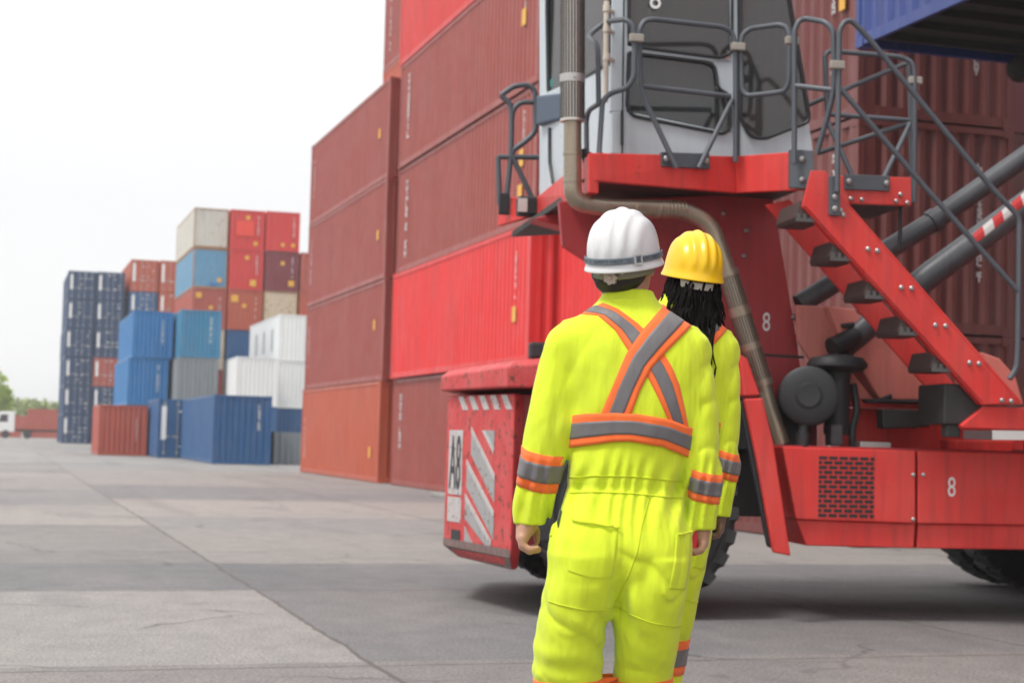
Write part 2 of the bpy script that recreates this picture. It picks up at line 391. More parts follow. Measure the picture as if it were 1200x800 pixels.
# tall stack A (far left of the wall), B (behind the counterweight), R (behind the stairs)
stack(10.33,44.96,[dict(c='brick',look='brick red',marks=[sticker_side(1.0,.7,.24),mark_side(11.6,.6,1.9,.12,3)]),
  dict(c='maroon',marks=[sticker_side(1.1,1.5,.22),mark_side(11.6,.8,2.3,.12,4)]),
  dict(c='maroon',marks=[sticker_side(.9,1.2,.22),mark_side(11.6,.8,2.3,.12,5)]),
  dict(c='maroon',look='dull maroon',marks=[sticker_side(1.1,1.3,.22),mark_side(11.5,1.0,2.3,.14,6)])],L40,'in the four high stack ending the tall maroon wall',G,seed=1)
stack(12.86,45.0,[dict(c='maroon')]*4+[dict(c='brick',look='plain reddish'),dict(c='maroon',look='maroon',marks=[mark_side(11.3,.7,2.5,.2,8),mark_side(8.6,.7,2.5,.2,9)])],L40,'in the taller column peeping over the four high stack',G,seed=2)
stack(10.33,31.65,[dict(c='maroon',look='dark maroon',marks=[mark_side(11.4,1.0,2.5,.22,11)],dx=.1),
  dict(c='red',look='bright red',marks=[sticker_side(.9,.9,.25),mark_side(1.0,1.4,2.4,.1,12)],dx=0,dy=0),
  dict(c='maroon',look='reddish brown',marks=[mark_side(11.3,.5,2.5,.24,13),sticker_side(.9,1.3,.28),sticker_side(.95,.55,.28),mark_side(.95,1.8,2.5,.1,20)],dx=.05,dy=-.1),
  dict(c='maroon',look='faded brown',marks=[mark_side(11.3,.5,2.5,.24,14),sticker_side(.9,1.4,.28),mark_side(1.0,1.8,2.6,.1,15)],dx=0,dy=-.2),
  dict(c='bright_red',look='vivid red')],L40,'in the five high stack behind the red counterweight',G,seed=3)
stack(10.93,19.35,[dict(c='shade_darkened_maroon',look='shaded maroon',marks=[mark_end(1.75,.8,2.4,.08,21),mark_side(.7,.7,2.5,.09,22)]),
  dict(c='shade_darkened_maroon',look='shaded maroon',L=L20,marks=[mark_end(1.85,.8,2.4,.08,23),mark_side(.7,.7,2.5,.09,24)]),
  dict(c='shade_darkened_maroon',look='maroon',marks=[mark_side(.75,.5,2.5,.10,25),sticker_side(.38,1.55,.16),mark_end(1.8,.8,2.3,.08,26)])],L40,'in the stack directly behind the red stairs',G,seed=4,jit=.02)
container((10.92,19.35+6.16,2.904),'red',L20,HC,'short pinkish red container behind the white helmet, beyond the stairs stack',G)
stack(13.46,19.5,[dict(c='shade_darkened_maroon',look='dark maroon'),dict(c='shade_darkened_maroon',look='dark maroon'),dict(c='wine',look='wine red')],L40,'in the column right of the stairs stack',G,seed=14,jit=.02)
stack(12.97,-8.4,[dict(c='maroon'),dict(c='wine',look='wine red'),dict(c='brick',look='brick red'),dict(c='maroon'),dict(c='dark_blue',look='dark blue')],L40,'in the added shading stack far right of the lifting machine',G,seed=25,jit=.01)  # unseen stack, added to block sky light from behind on the right
stack(12.97,4.2,[dict(c='maroon'),dict(c='wine',look='wine red'),dict(c='brick',look='brick red'),dict(c='maroon'),dict(c='dark_blue',look='dark blue')],L40,'in the added shading stack right of the lifting machine',G,seed=24,jit=.02)  # unseen stack, added to darken the container ends behind the stairs
# rows far down the yard
G2='containers in the far rows'
def nv(s): return dict(c='navy',face='door',h=STD,marks=[navy_marks(s)],look='navy')
stack(5.66,151.7,[nv(1),nv(2),nv(3),nv(4),nv(5),nv(6)],L40,'in the leftmost column of the far navy wall',G2,seed=5)
stack(8.20,151.2,[nv(7),nv(8),dict(c='orange_red',face='door',h=STD,marks=[navy_marks(9)],look='orange red'),nv(10),nv(11),nv(12)],L40,'in the second column of the far navy wall',G2,seed=6)
stack(11.1,150.5,[nv(13),dict(c='navy',h=HC,face='door',look='navy'),dict(c='navy',h=HC,face='door'),dict(c='navy',h=HC,face='door'),dict(c='dark_blue',h=STD,face='door',marks=[navy_marks(14)],look='blue'),dict(c='brick',h=HC,face='door',marks=[navy_marks(15)],look='brick red')],L40,'in the third column of the far navy wall',G2,seed=7)
stack(13.62,150.0,[dict(c='navy',h=STD,face='door'),dict(c='maroon',h=HC,face='door'),dict(c='navy',h=HC,face='door'),dict(c='brick',h=HC,face='door'),dict(c='brick',h=STD,face='door',marks=[navy_marks(16)],look='brick red'),dict(c='brick',h=HC,face='door',marks=[navy_marks(17)],look='brick red')],L40,'in the right column of the far navy wall',G2,seed=8)
W4='in the %s column of the big mixed stack'
stack(12.98,117.6,[dict(c='grey'),dict(c='maroon'),dict(c='cream',look='rusty cream'),dict(c='orange_red',look='faded orange red',marks=[sticker_end(.25,2.2,.4),sticker_end(1.2,1.4,.28),mark_end(1.9,.6,2.4,.12,31)]),dict(c='light_blue',look='light blue rusty',frame='rust',marks=[sticker_end(1.75,.5,.3),panel_end(1.2,1.8,.2,.42,cmat('blue'))]),dict(c='rusty_white',look='rusty white',frame='rust')],L40,W4%'left',G2,seed=9)
stack(15.51,117.2,[dict(c='grey'),dict(c='maroon'),dict(c='dark_blue',look='dark blue'),dict(c='brick',look='brick red',marks=[sticker_end(.2,2.0,.5),sticker_end(1.0,1.6,.3),mark_end(1.9,.8,2.4,.12,32)]),dict(c='bright_red',look='bright red',marks=[sticker_end(1.5,.3,.45),sticker_end(1.1,2.2,.28),mark_end(1.9,1.1,2.5,.12,33)]),dict(c='bright_red',look='orange patched red',marks=[panel_end(.4,1.7,1.0,2.1,M['patch_red']),sticker_end(1.1,2.2,.28),sticker_end(1.7,.35,.28),mark_end(1.95,1.1,2.5,.12,34)])],L40,W4%'second',G2,seed=10)
stack(18.05,116.9,[dict(c='grey'),dict(c='maroon'),dict(c='dark_blue'),dict(c='cream',look='rust streaked cream',frame='rust'),dict(c='wine',look='dark wine red',marks=[sticker_end(1.7,.4,.42),sticker_end(1.1,1.9,.28),mark_end(1.9,1.1,2.5,.12,35)]),dict(c='bright_red',look='bright red',marks=[sticker_end(1.1,.35,.26),sticker_end(1.85,.35,.26),mark_end(1.95,1.1,2.5,.12,36)])],L40,W4%'third',G2,seed=11)
stack(20.59,116.6,[dict(c='grey'),dict(c='maroon'),dict(c='dark_blue'),dict(c='brick',look='brick red'),dict(c='orange_red',look='orange red')],L40,W4%'right',G2,seed=12)
stack(7.6,102.6,[dict(c='dark_blue',look='dark blue'),dict(c='blue',look='bright blue',marks=[mark_end(1.75,.9,2.5,.14,41)]),dict(c='blue',look='bright blue',marks=[mark_end(1.75,.9,2.5,.14,42)],dx=.2)],L40,'in the bright blue pair behind the small red container',G2,seed=13,jit=.02)
stack(10.3,99.7,[dict(c='grey',look='grey'),dict(c='grey',look='plain grey'),dict(c='teal',look='teal blue',marks=[mark_end(1.75,.9,2.5,.14,43)],dx=.1)],L20,'in the stack right of the bright blue pair',G2,seed=15,jit=.02)
stack(13.3,95.7,[dict(c='dark_blue'),dict(c='white',look='plain white',frame='white')],L20,'in the short stack behind the big blue container',G2,seed=16,jit=.02)
def vents(t,h,L):
    for y in (2.2,5.6,8.8): MB().box((-.008,y,.7),(.01,y+.7,2.1)).build('side_panel_slot',M['retro_g'],t)
stack(16.25,99.9,[dict(c='dark_blue',look='dark blue'),dict(c='white',look='white'),dict(c='white',look='white long sided',marks=[vents],dx=.15)],L40,'in the white pair beside the tall maroon wall',G2,seed=17,jit=.02)
stack(8.66,68.6,[dict(c='dark_blue',look='big dark blue',marks=[mark_end(1.85,1.5,2.6,.12,44)])],L40,'alone on the ground before the white ones',G2,seed=18)
stack(7.5,79.7,[dict(c='dark_blue',face='door',look='blue door end',marks=[navy_marks(45)])],L40,'behind the left side of the big dark blue one',G2,seed=19) if False else None
stack(7.55,81.3,[dict(c='dark_blue',h=HC,face='door',look='narrow view of a blue',marks=[navy_marks(45)])],L20,'between the small red container and the big blue one',G2,seed=19)
stack(4.99,85.9,[dict(c='orange_red',h=STD,look='small weathered red',marks=[mark_end(1.85,.8,2.0,.07,46)])],L20,'on the ground below the bright blue pair',G2,seed=20)
# low grey flat rack in front of the whites
t=empty('half_height_container',(11.4,70.3,0)); tag(t,'low grey half height container on the ground right of the big blue container','container')
o=link('end_wall',corr_mesh(W,1.40,.25,.045,cmat('grey'),'x'),t)
b=MB(); b.box((-.01,.0,0),(.09,6,1.42)); b.box((W-.09,0,0),(W+.01,6,1.42)); b.box((.1,.06,0),(W-.1,6,1.38)); b.build('body',cmat('grey'),t)
# the container hanging from the lifting machine
lc=container((10.29,6.12,6.42),'royal_blue',L40,HC,'blue container hanging high over the machine, dark underside showing',None,'end',2,None)
MB().lathe([(-.14,.10),(-.12,.17),(.10,.18),(.14,.11)],(2.36,12.02,-.06),(.4,1,0),18).build('corner_shoe',M['soot'],lc,True)
MB().box((10.29+.6,11,9.33),(10.29+1.8,13.4,9.75)).box((10.29+.95,6.3,9.35),(10.29+1.5,18.2,9.62)).build('lifting_spreader',M['mach_red'])
tag(D.objects['lifting_spreader'],'red lifting spreader bar clamped on the roof of the hanging blue container','spreader')
# concrete kerb block at the foot of the wall
b=MB().box((-.12,-2.0,0),(.12,2.0,.11)); o=b.build('kerb_block',plain('kerb_concrete',(.30,.28,.26),.8,0,.3,5,.3),bevel=.02); o.location=(9.5,33.6,0); tag(o,'low weathered concrete kerb block at the foot of the dark maroon container','kerb')
# ------------------------------------------------------------------ the container lifting machine
MO=(4.592,11.278,0); MTH=math.radians(-9.004)
mach=empty('container_handler',MO,MTH); tag(mach,'big red container lifting machine with grey cab, stairs and striped counterweight','container handler')
def part(name,mb,mat,parent=None,smooth=False,bevel=.012): return mb.build(name,M[mat] if isinstance(mat,str) else mat,parent or mach,smooth,bevel)
def V(p,dx=0,dy=0,dz=0): return (p[0]+dx,p[1]+dy,p[2]+dz)
# wheels
def wheel(x,y,R=.805,w=.50,name='wheel'):
    t=D.objects.new(name,None); COL.objects.link(t); t.parent=mach; t.location=(x,y,R)
    b=MB(); b.lathe([(0,.40),(.02,.46),(.03,R-.13),(.06,R-.075),(.10,R-.045),(w-.10,R-.045),(w-.06,R-.075),(w-.03,R-.13),(w-.02,.46),(w,.40)],(0,0,0),(0,1,0),56)
    n=26
    for i in range(n):
        for s in (0,1):
            a=2*PI*(i+.5*s)/n; ca,sa=math.cos(a),math.sin(a); hw=.055
            y0,y1=(.035,w*.56) if s==0 else (w*.44,w-.035)
            sk=.05*(1 if s else -1)
            def q(t_,rr,y): return (ca*rr-sa*t_,y,sa*rr+ca*t_)
            r1,r2=R-.12,R-.018
            yo,yi=(y0,y1) if s==0 else (y1,y0)
            P8=[q(-hw,r1,yo),q(hw,r1,yo),q(hw,r1,yi),q(-hw,r1,yi),q(-hw*.8,r2-.02,yo),q(hw*.8,r2-.02,yo),q(hw*.8+sk,r2,yi),q(-hw*.8+sk,r2,yi)]
            b.add(P8,[(0,1,2,3),(7,6,5,4),(0,4,5,1),(1,5,6,2),(2,6,7,3),(3,7,4,0)])
    # sidewall ribs
    for rr in (.52,.60,.66): b.lathe([(.012,rr-.008),(.022,rr),(.034,rr+.008)],(0,0,0),(0,1,0),48,False)
    part('tyre',b,'tyre',t,True,0)
    h=MB().lathe([(.09,.05),(.09,.16),(.14,.20),(.16,.34),(.05,.40),(.0,.42),(.0,.45),(.05,.45)],(0,0,0),(0,1,0),32)
    for i in range(10): a=2*PI*i/10; h.lathe([(.06,.02),(.12,.02)],(.27*math.cos(a),0,.27*math.sin(a)),(0,1,0),6)
    part('rim',h,'hub',t,True,0)
wheel(0,0); wheel(0,2.5)
for y in (-.45,.12,2.5,3.1): wheel(4.5,y)
part('axle',MB().tube([(0,.3,.8),(0,2.7,.8)],.16),'soot',bevel=0)
# chassis
b=MB(); b.box((-.85,.75,.75),(6.2,.95,1.30)); b.box((-.85,2.1,.75),(6.2,2.3,1.30)); b.box((-.8,.96,.8),(6.1,2.09,1.2)); part('chassis_beam',b,'soot')
# counterweight with chamfered tail
cw=[(-.86,.26),(-.95,.12),(-1.30,1.48),(-.95,2.92),(-.86,2.84)]
def ring(pl,z): return [(x,y,z) for x,y in pl]
b=MB()
lo=[(-.86,.30),(-.92,.22),(-1.17,1.48),(-.92,2.8),(-.86,2.76)]
b.add(ring(lo,.34)+ring(cw,.44)+ring(cw,1.66),[(4,3,2,1,0)]+[(i,(i+1)%5,(i+1)%5+5,i+5) for i in range(5)]+[(i+5,(i+1)%5+5,(i+1)%5+10,i+10) for i in range(5)]+[(10,11,12,13,14)])
cwt=part('counterweight',b,'mach_worn',bevel=.03)
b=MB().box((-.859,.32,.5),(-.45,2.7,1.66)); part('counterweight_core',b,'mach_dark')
# things on the chamfered face: unit frame along the face (u from near edge to tail, z up)
fa=Vector((-.95,.12,0)); fb=Vector((-1.30,1.48,0)); fu=(fb-fa).normalized(); fl=(fb-fa).length; fn=Vector((-fu.y,fu.x,0)); fn=fn if fn.x<0 else -fn
def face(u,z,o=.004): p=fa+fu*(u*fl)+fn*o; return (p.x,p.y,z)
def fq(mb,pts,o=.004,th=.006): mb.ext([face(u,z,o) for u,z in pts],tuple(-fn*th)); return mb
b=MB()
# lower stripes: grey chevron bars with a white upper edge
gb=MB(); wb=MB()
def bar(u0,z0,u1,z1,t):
    fq(gb,[(u0,z0),(u1,z1),(u1,z1-t*.2 if False else max(z1-t,.45)),(u0,z0-t)],.005)
    fq(wb,[(u0,z0+.045),(u1,z1+.045),(u1,z1),(u0,z0)],.008)
# bars run from upper tail side (large u) down to the near edge side (small u)
bar(.60,1.36,.24,1.00,.17); bar(.66,1.10,.24,.72,.17); bar(.67,.83,.27,.50,.15)
fq(gb,[(.40,1.38),(.26,1.38),(.26,1.22)],.005); fq(wb,[(.44,1.38),(.40,1.38),(.26,1.24),(.26,1.20)],.008); fq(gb,[(.67,.62),(.55,.50),(.67,.50)],.005)
M['worn_white']=paint('worn_white_stripe',(.50,.48,.47),.5,.5,1.0,(.5,.3,.28),.3,4); M['worn_grey']=paint('worn_grey_stripe',(.33,.33,.33),.5,.5,1.0,(.4,.3,.28),.3,4)
part('grey_stripe',gb,'worn_grey',cwt,bevel=0); part('white_stripe_edge',wb,'worn_white',cwt,bevel=0)
b=MB(); 
for k in range(5):
    u=.10+k*.16; fq(b,[(u,1.645),(u+.07,1.645),(u+.005,1.545),(u-.055,1.545)] if False else [(u+.08,1.65),(u,1.65),(u-.075,1.54),(u+.005,1.54)],.005)
part('warning_stripe',b,'worn_white',cwt,bevel=0)
pl=part('number_plate',fq(MB(),[(.95,1.38),(.735,1.38),(.735,.86),(.95,.86)],.004),'worn_white',cwt,bevel=0)
part('lower_plate',fq(MB(),[(.95,.84),(.735,.84),(.735,.64),(.95,.64)],.004),'worn_white',cwt,bevel=0)
part('tow_pocket',fq(MB(),[(.88,.58),(.74,.58),(.74,.47),(.88,.47)],.004),'soot',cwt,bevel=0)
def text_pts(s,size=1.0):
    c=D.curves.new('txt','FONT'); c.body=s; c.size=size; c.resolution_u=3; o=D.objects.new('txt',c); COL.objects.link(o)
    dg=bpy.context.evaluated_depsgraph_get(); me=o.evaluated_get(dg).to_mesh(); v=[tuple(q.co) for q in me.vertices]; f=[tuple(p.vertices) for p in me.polygons]
    o.evaluated_get(dg).to_mesh_clear(); D.objects.remove(o); D.curves.remove(c); return v,f
tv,tf=text_pts('A8',1.0); xs=[p[0] for p in tv]; ys=[p[1] for p in tv]
b=MB(); b.add([face(.93-(p[0]-min(xs))/(max(xs)-min(xs))*.175,.90+(p[1]-min(ys))/(max(ys)-min(ys))*.44,.009) for p in tv],[tuple(f) for f in tf]); b.build('plate_lettering',M['ink'],pl)
# near side skin with the narrow recess behind it
# worn bottom lip
b=MB()
for i in (1,2):
    o1=[(p[0]-.006,p[1]-(.005 if p[1]<1.4 else -.005 if p[1]>1.6 else 0)) for p in (cw[i],cw[i+1])]; o2=[(p[0]-.006,p[1]-(.005 if p[1]<1.4 else -.005 if p[1]>1.6 else 0)) for p in (lo[i],lo[i+1])]
    b.add([(*o1[0],.50),(*o1[1],.50),(*o1[1],.44),(*o1[0],.44),(*o2[1],.345),(*o2[0],.345)],[(0,1,2,3),(3,2,4,5)])
part('scraped_lip',b,plain('scraped_grey_red_edge',(.17,.11,.10),.6,0,.7,14,.3),cwt,bevel=0)
# hood over the counterweight (slopes up to the front)
h0=[(-1.36,1.48),(-1.02,.04),(.45,.04),(.45,2.96),(-1.02,2.96)]
def hz(x): return 1.885+.105*(x+1.2)
b=MB(); top=[(x+.07 if x<0 else x,y+(.05 if y<1 else -.05 if y>2 else 0),hz(x)) for x,y in h0]
mid=[(x,y,hz(x)-.05) for x,y in h0]; bot=[(x,y,1.70) for x,y in h0]
n=5; b.add(bot+mid+top,[tuple(reversed(range(5)))]+[(i,(i+1)%5,(i+1)%5+5,i+5) for i in range(5)]+[(i+5,(i+1)%5+5,(i+1)%5+10,i+10) for i in range(5)]+[tuple(range(10,15))])
hood=part('engine_hood',b,'mach_worn',bevel=.014); 
part('lifting_eye',MB().box((-.78,.50,1.94),(-.42,.62,2.07)),'black',hood,bevel=.02)
part('hood_slot',MB().box((-.70,.030,1.80),(-.25,.05,1.83)),'black',hood,bevel=0)
# body behind the people
part('engine_bay',MB().box((-.6,.55,1.28),(1.5,2.5,1.69)),'soot')
# mudguard in front of the rear wheel
f1=[(0.699,-0.120,1.998),(0.766,-0.120,1.962),(0.870,-0.120,1.691),(0.744,-0.120,1.681)]
f2=[(0.751,-0.120,1.662),(0.890,-0.120,1.673),(0.981,-0.120,1.331),(1.127,-0.120,0.503),(0.994,-0.120,0.526),(0.858,-0.120,1.201)]
b=MB().ext(f1,(0,.55,0)).ext(f2,(0,.06,0)); part('mudguard',b,'mach_red')
b=MB().ext([(0.732,-0.055,1.644),(0.791,-0.055,1.652),(0.905,-0.055,1.194),(1.028,-0.055,0.541),(0.968,-0.055,0.566),(0.832,-0.055,1.167)],(0,.05,0)); part('mudguard_lining',b,'black')
# side tanks between the axles
s1=[(1.080,-0.020,1.314),(2.135,-0.020,1.307),(2.141,-0.020,0.756),(1.196,-0.020,0.771)]; s1b=[(1.209,0.020,0.769),(2.157,0.020,0.754),(2.146,0.020,0.566),(1.292,0.020,0.572)]
b=MB().ext(s1,(0,.62,0)); b.ext(s1b,(0,.55,0)); t1=part('side_tank',b,'mach_red',bevel=.01)
s2=[(2.155,-0.020,1.308),(3.647,-0.020,1.311),(3.649,-0.020,0.763),(2.161,-0.020,0.756)]; s2b=[(2.178,0.020,0.754),(3.670,0.020,0.761),(3.671,0.020,0.570),(2.173,0.020,0.566)]
b=MB().ext(s2,(0,.62,0)); b.ext(s2b,(0,.55,0)); t2=part('side_tank',b,'mach_red',bevel=.01)
# grille slots, staggered
b=MB(); ga=[(1.367,-0.025,1.256),(1.806,-0.025,1.260),(1.374,-0.025,0.787),(1.812,-0.025,0.789)]
gx0,gz1=ga[0][0],ga[0][2]; gx1,gz0=ga[1][0],ga[2][2]
for i in range(13):
    z=gz1-(i+.5)*(gz1-gz0)/13
    offs=0 if i%2==0 else -.5
    k=offs
    while k<6:
        xa=gx0+max(0,k)*(gx1-gx0)/5.4; xb=min(gx0+(k+.80)*(gx1-gx0)/5.4,gx1)
        if xb>xa+.01: b.box((xa,-.024,z-.013),(xb,-.010,z+.011))
        k+=1
part('grille_slots',b,'black',t1,bevel=0)
def number(s,px,parent,y,wid,hgt,mat='white',dx=0):
    tv,tf=text_pts(s,1.0); xs=[p[0] for p in tv]; ys=[p[1] for p in tv]; b=MB()
    b.add([(px[0]+(p[0]-min(xs))/(max(xs)-min(xs))*wid-wid/2,y,px[2]+(p[1]-min(ys))/(max(ys)-min(ys))*hgt-hgt/2) for p in tv],[tuple(f) for f in tf]); return b.build('number_eight',M[mat],parent)
number('8',[(2.426,-0.020,1.040)][0],t2,-.0245,.062,.15)
def bolts(pts,parent,r=.022,mat='bolt'):
    for p in pts: MB().lathe([(0,r),(.012,r),(.020,r*.55)],V(p,0,.002,0),(0,-1,0),10).build('bolt',M[mat],parent,True)
bolts([(2.115,-0.022,1.125),(2.119,-0.022,0.788),(2.197,-0.022,1.127)],t1,.016,'steel')
# deck of the chassis over the tanks
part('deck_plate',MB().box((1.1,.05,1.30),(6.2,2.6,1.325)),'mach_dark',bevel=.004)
b=MB().ext([(1.703,0.550,1.697),(2.742,0.550,1.700),(2.742,0.550,1.645),(1.704,0.550,1.643)],(0,.06,0)); b.ext([(1.812,0.750,1.636),(3.387,0.750,1.652),(3.389,0.750,1.330),(1.817,0.750,1.319)],(0,.06,0)); part('engine_side_plate',b,'mach_red')
b=MB().ext([(2.010,0.350,1.628),(2.376,0.350,1.625),(2.518,0.350,1.703),(2.505,0.350,1.501),(2.019,0.350,1.474)],(0,.14,0)); part('step_bracket',b,'soot')
# tall tower plate carrying the cab and boom
tw=[(-0.534,0.780,3.211),(1.221,0.780,3.364),(1.448,0.780,2.178),(1.480,0.780,1.958),(1.629,0.780,1.631),(1.634,0.780,1.287),(0.951,0.780,1.270),(0.501,0.780,1.995),(0.128,0.780,2.460),(-0.281,0.780,2.731),(-0.498,0.780,2.858)]
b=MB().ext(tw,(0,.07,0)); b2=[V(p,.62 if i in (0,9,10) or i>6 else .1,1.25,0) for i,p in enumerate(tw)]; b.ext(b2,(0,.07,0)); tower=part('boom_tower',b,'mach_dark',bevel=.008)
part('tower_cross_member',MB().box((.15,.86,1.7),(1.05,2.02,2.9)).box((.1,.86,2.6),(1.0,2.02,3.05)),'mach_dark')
number('8',[(1.189,0.780,2.314)][0],tower,.7775,.062,.15)
bolts([(0.816,0.776,3.177),(1.011,0.776,3.047),(1.415,0.776,2.356),(1.460,0.776,2.233),(1.498,0.776,2.117),(0.993,0.776,2.838)],tower,.02)
part('tower_seam',MB().ext([(1.156,0.776,2.057),(1.506,0.776,2.048),(1.507,0.776,2.028),(1.156,0.776,2.037)],(0,.01,0)),'soot',tower,bevel=0)
# cab platform: side band with a shallow kink, rear beam and slab
bl=[(-0.473,-0.100,3.453),(0.763,0.280,3.555),(0.768,0.280,3.268),(-0.423,-0.100,3.244)]
br=[(0.763,0.280,3.555),(1.212,-0.220,3.539),(1.223,-0.220,3.242),(0.768,0.280,3.268)]
b=MB().ext(bl,(.0,.06,0)).ext(br,(0,.06,0)); band=part('platform_edge',b,'mach_red',bevel=.008)
rb=[(-0.473,-0.100,3.446),(-0.466,-0.100,3.153),(-0.547,1.300,3.206),(-0.644,2.500,3.241),(-0.728,2.900,3.281),(-0.726,2.900,3.503),(-0.667,2.500,3.495),(-0.539,1.800,3.378),(-0.518,0.700,3.391)]
b=MB(); 
b.ext([(-0.473,-0.100,3.440),(-0.466,-0.100,3.153),(-0.456,2.200,3.310),(-0.482,2.200,3.453)],(.08,.02,0)).ext([(-0.459,2.200,3.454),(-0.456,2.200,3.310),(-0.728,2.900,3.273),(-0.711,2.900,3.543)],(.05,.02,0)); part('rear_platform_edge',b,'mach_red',bevel=.008)
sl=[(-0.403,0.000,3.261),(0.786,0.340,3.278),(1.244,-0.100,3.261),(2.196,0.300,3.238)]
zz=3.36
sb=[(-0.397,-0.030,3.276),(0.784,0.360,3.308),(1.230,-0.140,3.281)]; se=[(-0.443,2.100,3.327),(-0.672,2.800,3.318)]; sb=sb+[(sb[2][0]+.1,3.0,sb[2][2]+.1),V(se[1],.08,.1,-.14)]
b=MB().add(sb+[V(q,0,0,.05) for q in sb],[(4,3,2,1,0),(5,6,7,8,9)]+[(i,(i+1)%5,(i+1)%5+5,i+5) for i in range(5)])
part('platform_slab',b,'soot',bevel=0)
b=MB().ext([(-0.604,1.600,3.179),(-0.131,1.600,3.332),(-0.127,1.600,3.157),(-0.347,1.600,3.118)],(0,.3,0)); part('platform_bracket',b,'mach_dark')
# cab
cabo=D.objects.new('cab',None); COL.objects.link(cabo); cabo.parent=mach
zc0=3.5; zt=6.1
P1=[(-0.108,0.450,3.546)][0]; 
def edge(px,c,z):   # cab corner line leaning as the photo shows
    return (px[0],c,z)
x_post=[(-0.202,0.450,4.093)][0][0]; x_door0=[(-0.106,0.450,4.099)][0][0]; x_door1=[(0.816,0.450,4.152)][0][0]; xb=[(1.432,0.400,3.644),(1.188,0.400,4.848)]
# structural shell: sill, door frame, posts
dl=[(-0.183,0.450,3.549),(0.813,0.450,3.567),(0.783,0.450,5.248),(-0.219,0.450,5.176)]
shell=MB()
shell.ext([(-0.183,0.450,3.556),(0.813,0.450,3.573),(0.809,0.450,3.763),(-0.068,0.450,3.892),(-0.190,0.450,3.885)],(0,.05,0))
shell.ext([(-0.204,0.450,3.884),(-0.068,0.450,3.892),(-0.084,0.450,5.254),(-0.207,0.450,5.246)],(0,.06,0))
shell.ext([(0.775,0.450,3.762),(0.837,0.450,3.765),(0.796,0.450,5.318),(0.733,0.450,5.313)],(0,.05,0))
# block between the two door panes (upper pane bottom at 68, lower pane stepped top)
shell.ext([(0.618,0.450,4.332),(0.771,0.450,4.368),(0.776,0.450,4.068),(0.706,0.450,4.078),(0.650,0.450,4.115)],(0,.05,0))
shell.ext([(-0.079,0.450,4.411),(0.771,0.450,4.354),(0.772,0.450,4.327),(0.633,0.450,4.319),(0.591,0.450,4.330),(-0.078,0.450,4.357)],(0,.05,0))
shell.ext([(0.841,0.450,3.575),(1.449,0.450,3.661),(1.410,0.450,3.878),(1.270,0.450,3.822),(1.110,0.450,3.745),(1.005,0.450,3.733),(0.921,0.450,3.763),(0.864,0.450,3.828),(0.834,0.450,3.949)],(0,.05,0))
part('side_panel',shell,'cab',cabo,bevel=.006)
seal=MB()
def sealine(pts,r=.014): seal.tube(fillet(pts+[pts[0]],.10,5),r,6,False)
up=[(-0.086,0.440,5.251),(-0.068,0.440,4.410),(0.678,0.440,4.360),(0.767,0.440,4.407),(0.751,0.440,5.311)]; lowp=[(-0.066,0.440,4.356),(0.560,0.440,4.319),(0.630,0.440,4.289),(0.654,0.440,4.113),(0.759,0.440,4.065),(0.764,0.440,3.807),(0.709,0.440,3.756),(-0.022,0.440,3.858),(-0.071,0.440,3.923)]
rp=[(0.818,0.430,5.313),(0.843,0.430,3.877),(0.929,0.430,3.739),(1.048,0.430,3.732),(1.277,0.430,3.833),(1.417,0.430,3.888),(1.233,0.430,4.859),(1.148,0.430,5.337)]
sealine(up);sealine(lowp);sealine(rp)
seal.tube([(0.794,0.445,5.316),(0.830,0.445,4.084),(0.839,0.445,3.574)],.007,6); seal.tube([(-0.119,0.445,5.250),(-0.102,0.445,3.546)],.006,6)
part('window_seal',seal,'rub',cabo,True,0)
for q in (up,lowp,rp): MB().ext([V(p,0,.02,0) for p in q],(0,.008,0)).build('window_pane',M['glass'],cabo)
# rear wall of the cab, seen edge on
def rear(px,py,c): return None
rw=[(-0.188,0.460,3.557),(-0.444,2.200,3.478),(-0.482,2.200,4.359),(-0.203,0.460,4.257)]
b=MB().ext(rw,(.05,0,0)); b.ext([(-0.416,2.050,3.442),(-0.451,2.250,3.469),(-0.508,2.250,5.772),(-0.472,2.050,5.714)],(.05,0,0)); part('rear_panel',b,'cab',cabo,bevel=.006)
rg=[(-0.209,0.500,4.279),(-0.423,2.040,4.284),(-0.460,2.040,5.177),(-0.443,2.040,5.713),(-0.231,0.500,5.259)]
MB().ext(rg,(.01,0,0)).build('window_pane',M['glass'],cabo)
b=MB(); b.tube(fillet(rg+[rg[0]],.12,5),.02,6,False); part('window_seal',b,'rub',cabo,True,0)
part('inspection_sticker',MB().ext([(-0.419,1.990,4.387),(-0.382,1.820,4.398),(-0.384,1.820,4.465),(-0.421,1.990,4.455)],(-.004,0,0)),'teal',cabo,bevel=0)
# far side and front of the cab, roof
b=MB(); b.box((x_post-.25,2.22,3.5),(1.25,2.27,3.9)); b.box((x_post-.25,2.22,3.9),(x_post-.15,2.27,zt)); b.box((1.0,2.22,3.9),(1.1,2.27,zt)); part('far_side_panel',b,'cab',cabo)
part('cab_floor',MB().box((x_post+.02,.52,3.43),(1.25,2.2,3.5)),'soot',cabo)
part('roof',MB().box((x_post-.3,.4,zt),(1.35,2.3,zt+.12)),'cab',cabo,bevel=.03)
b=MB().ext([(1.28,.47,3.5),(1.28,2.2,3.5),(1.28,2.2,3.95),(1.28,.47,3.95)],(.04,0,0)); part('front_panel',b,'cab',cabo)
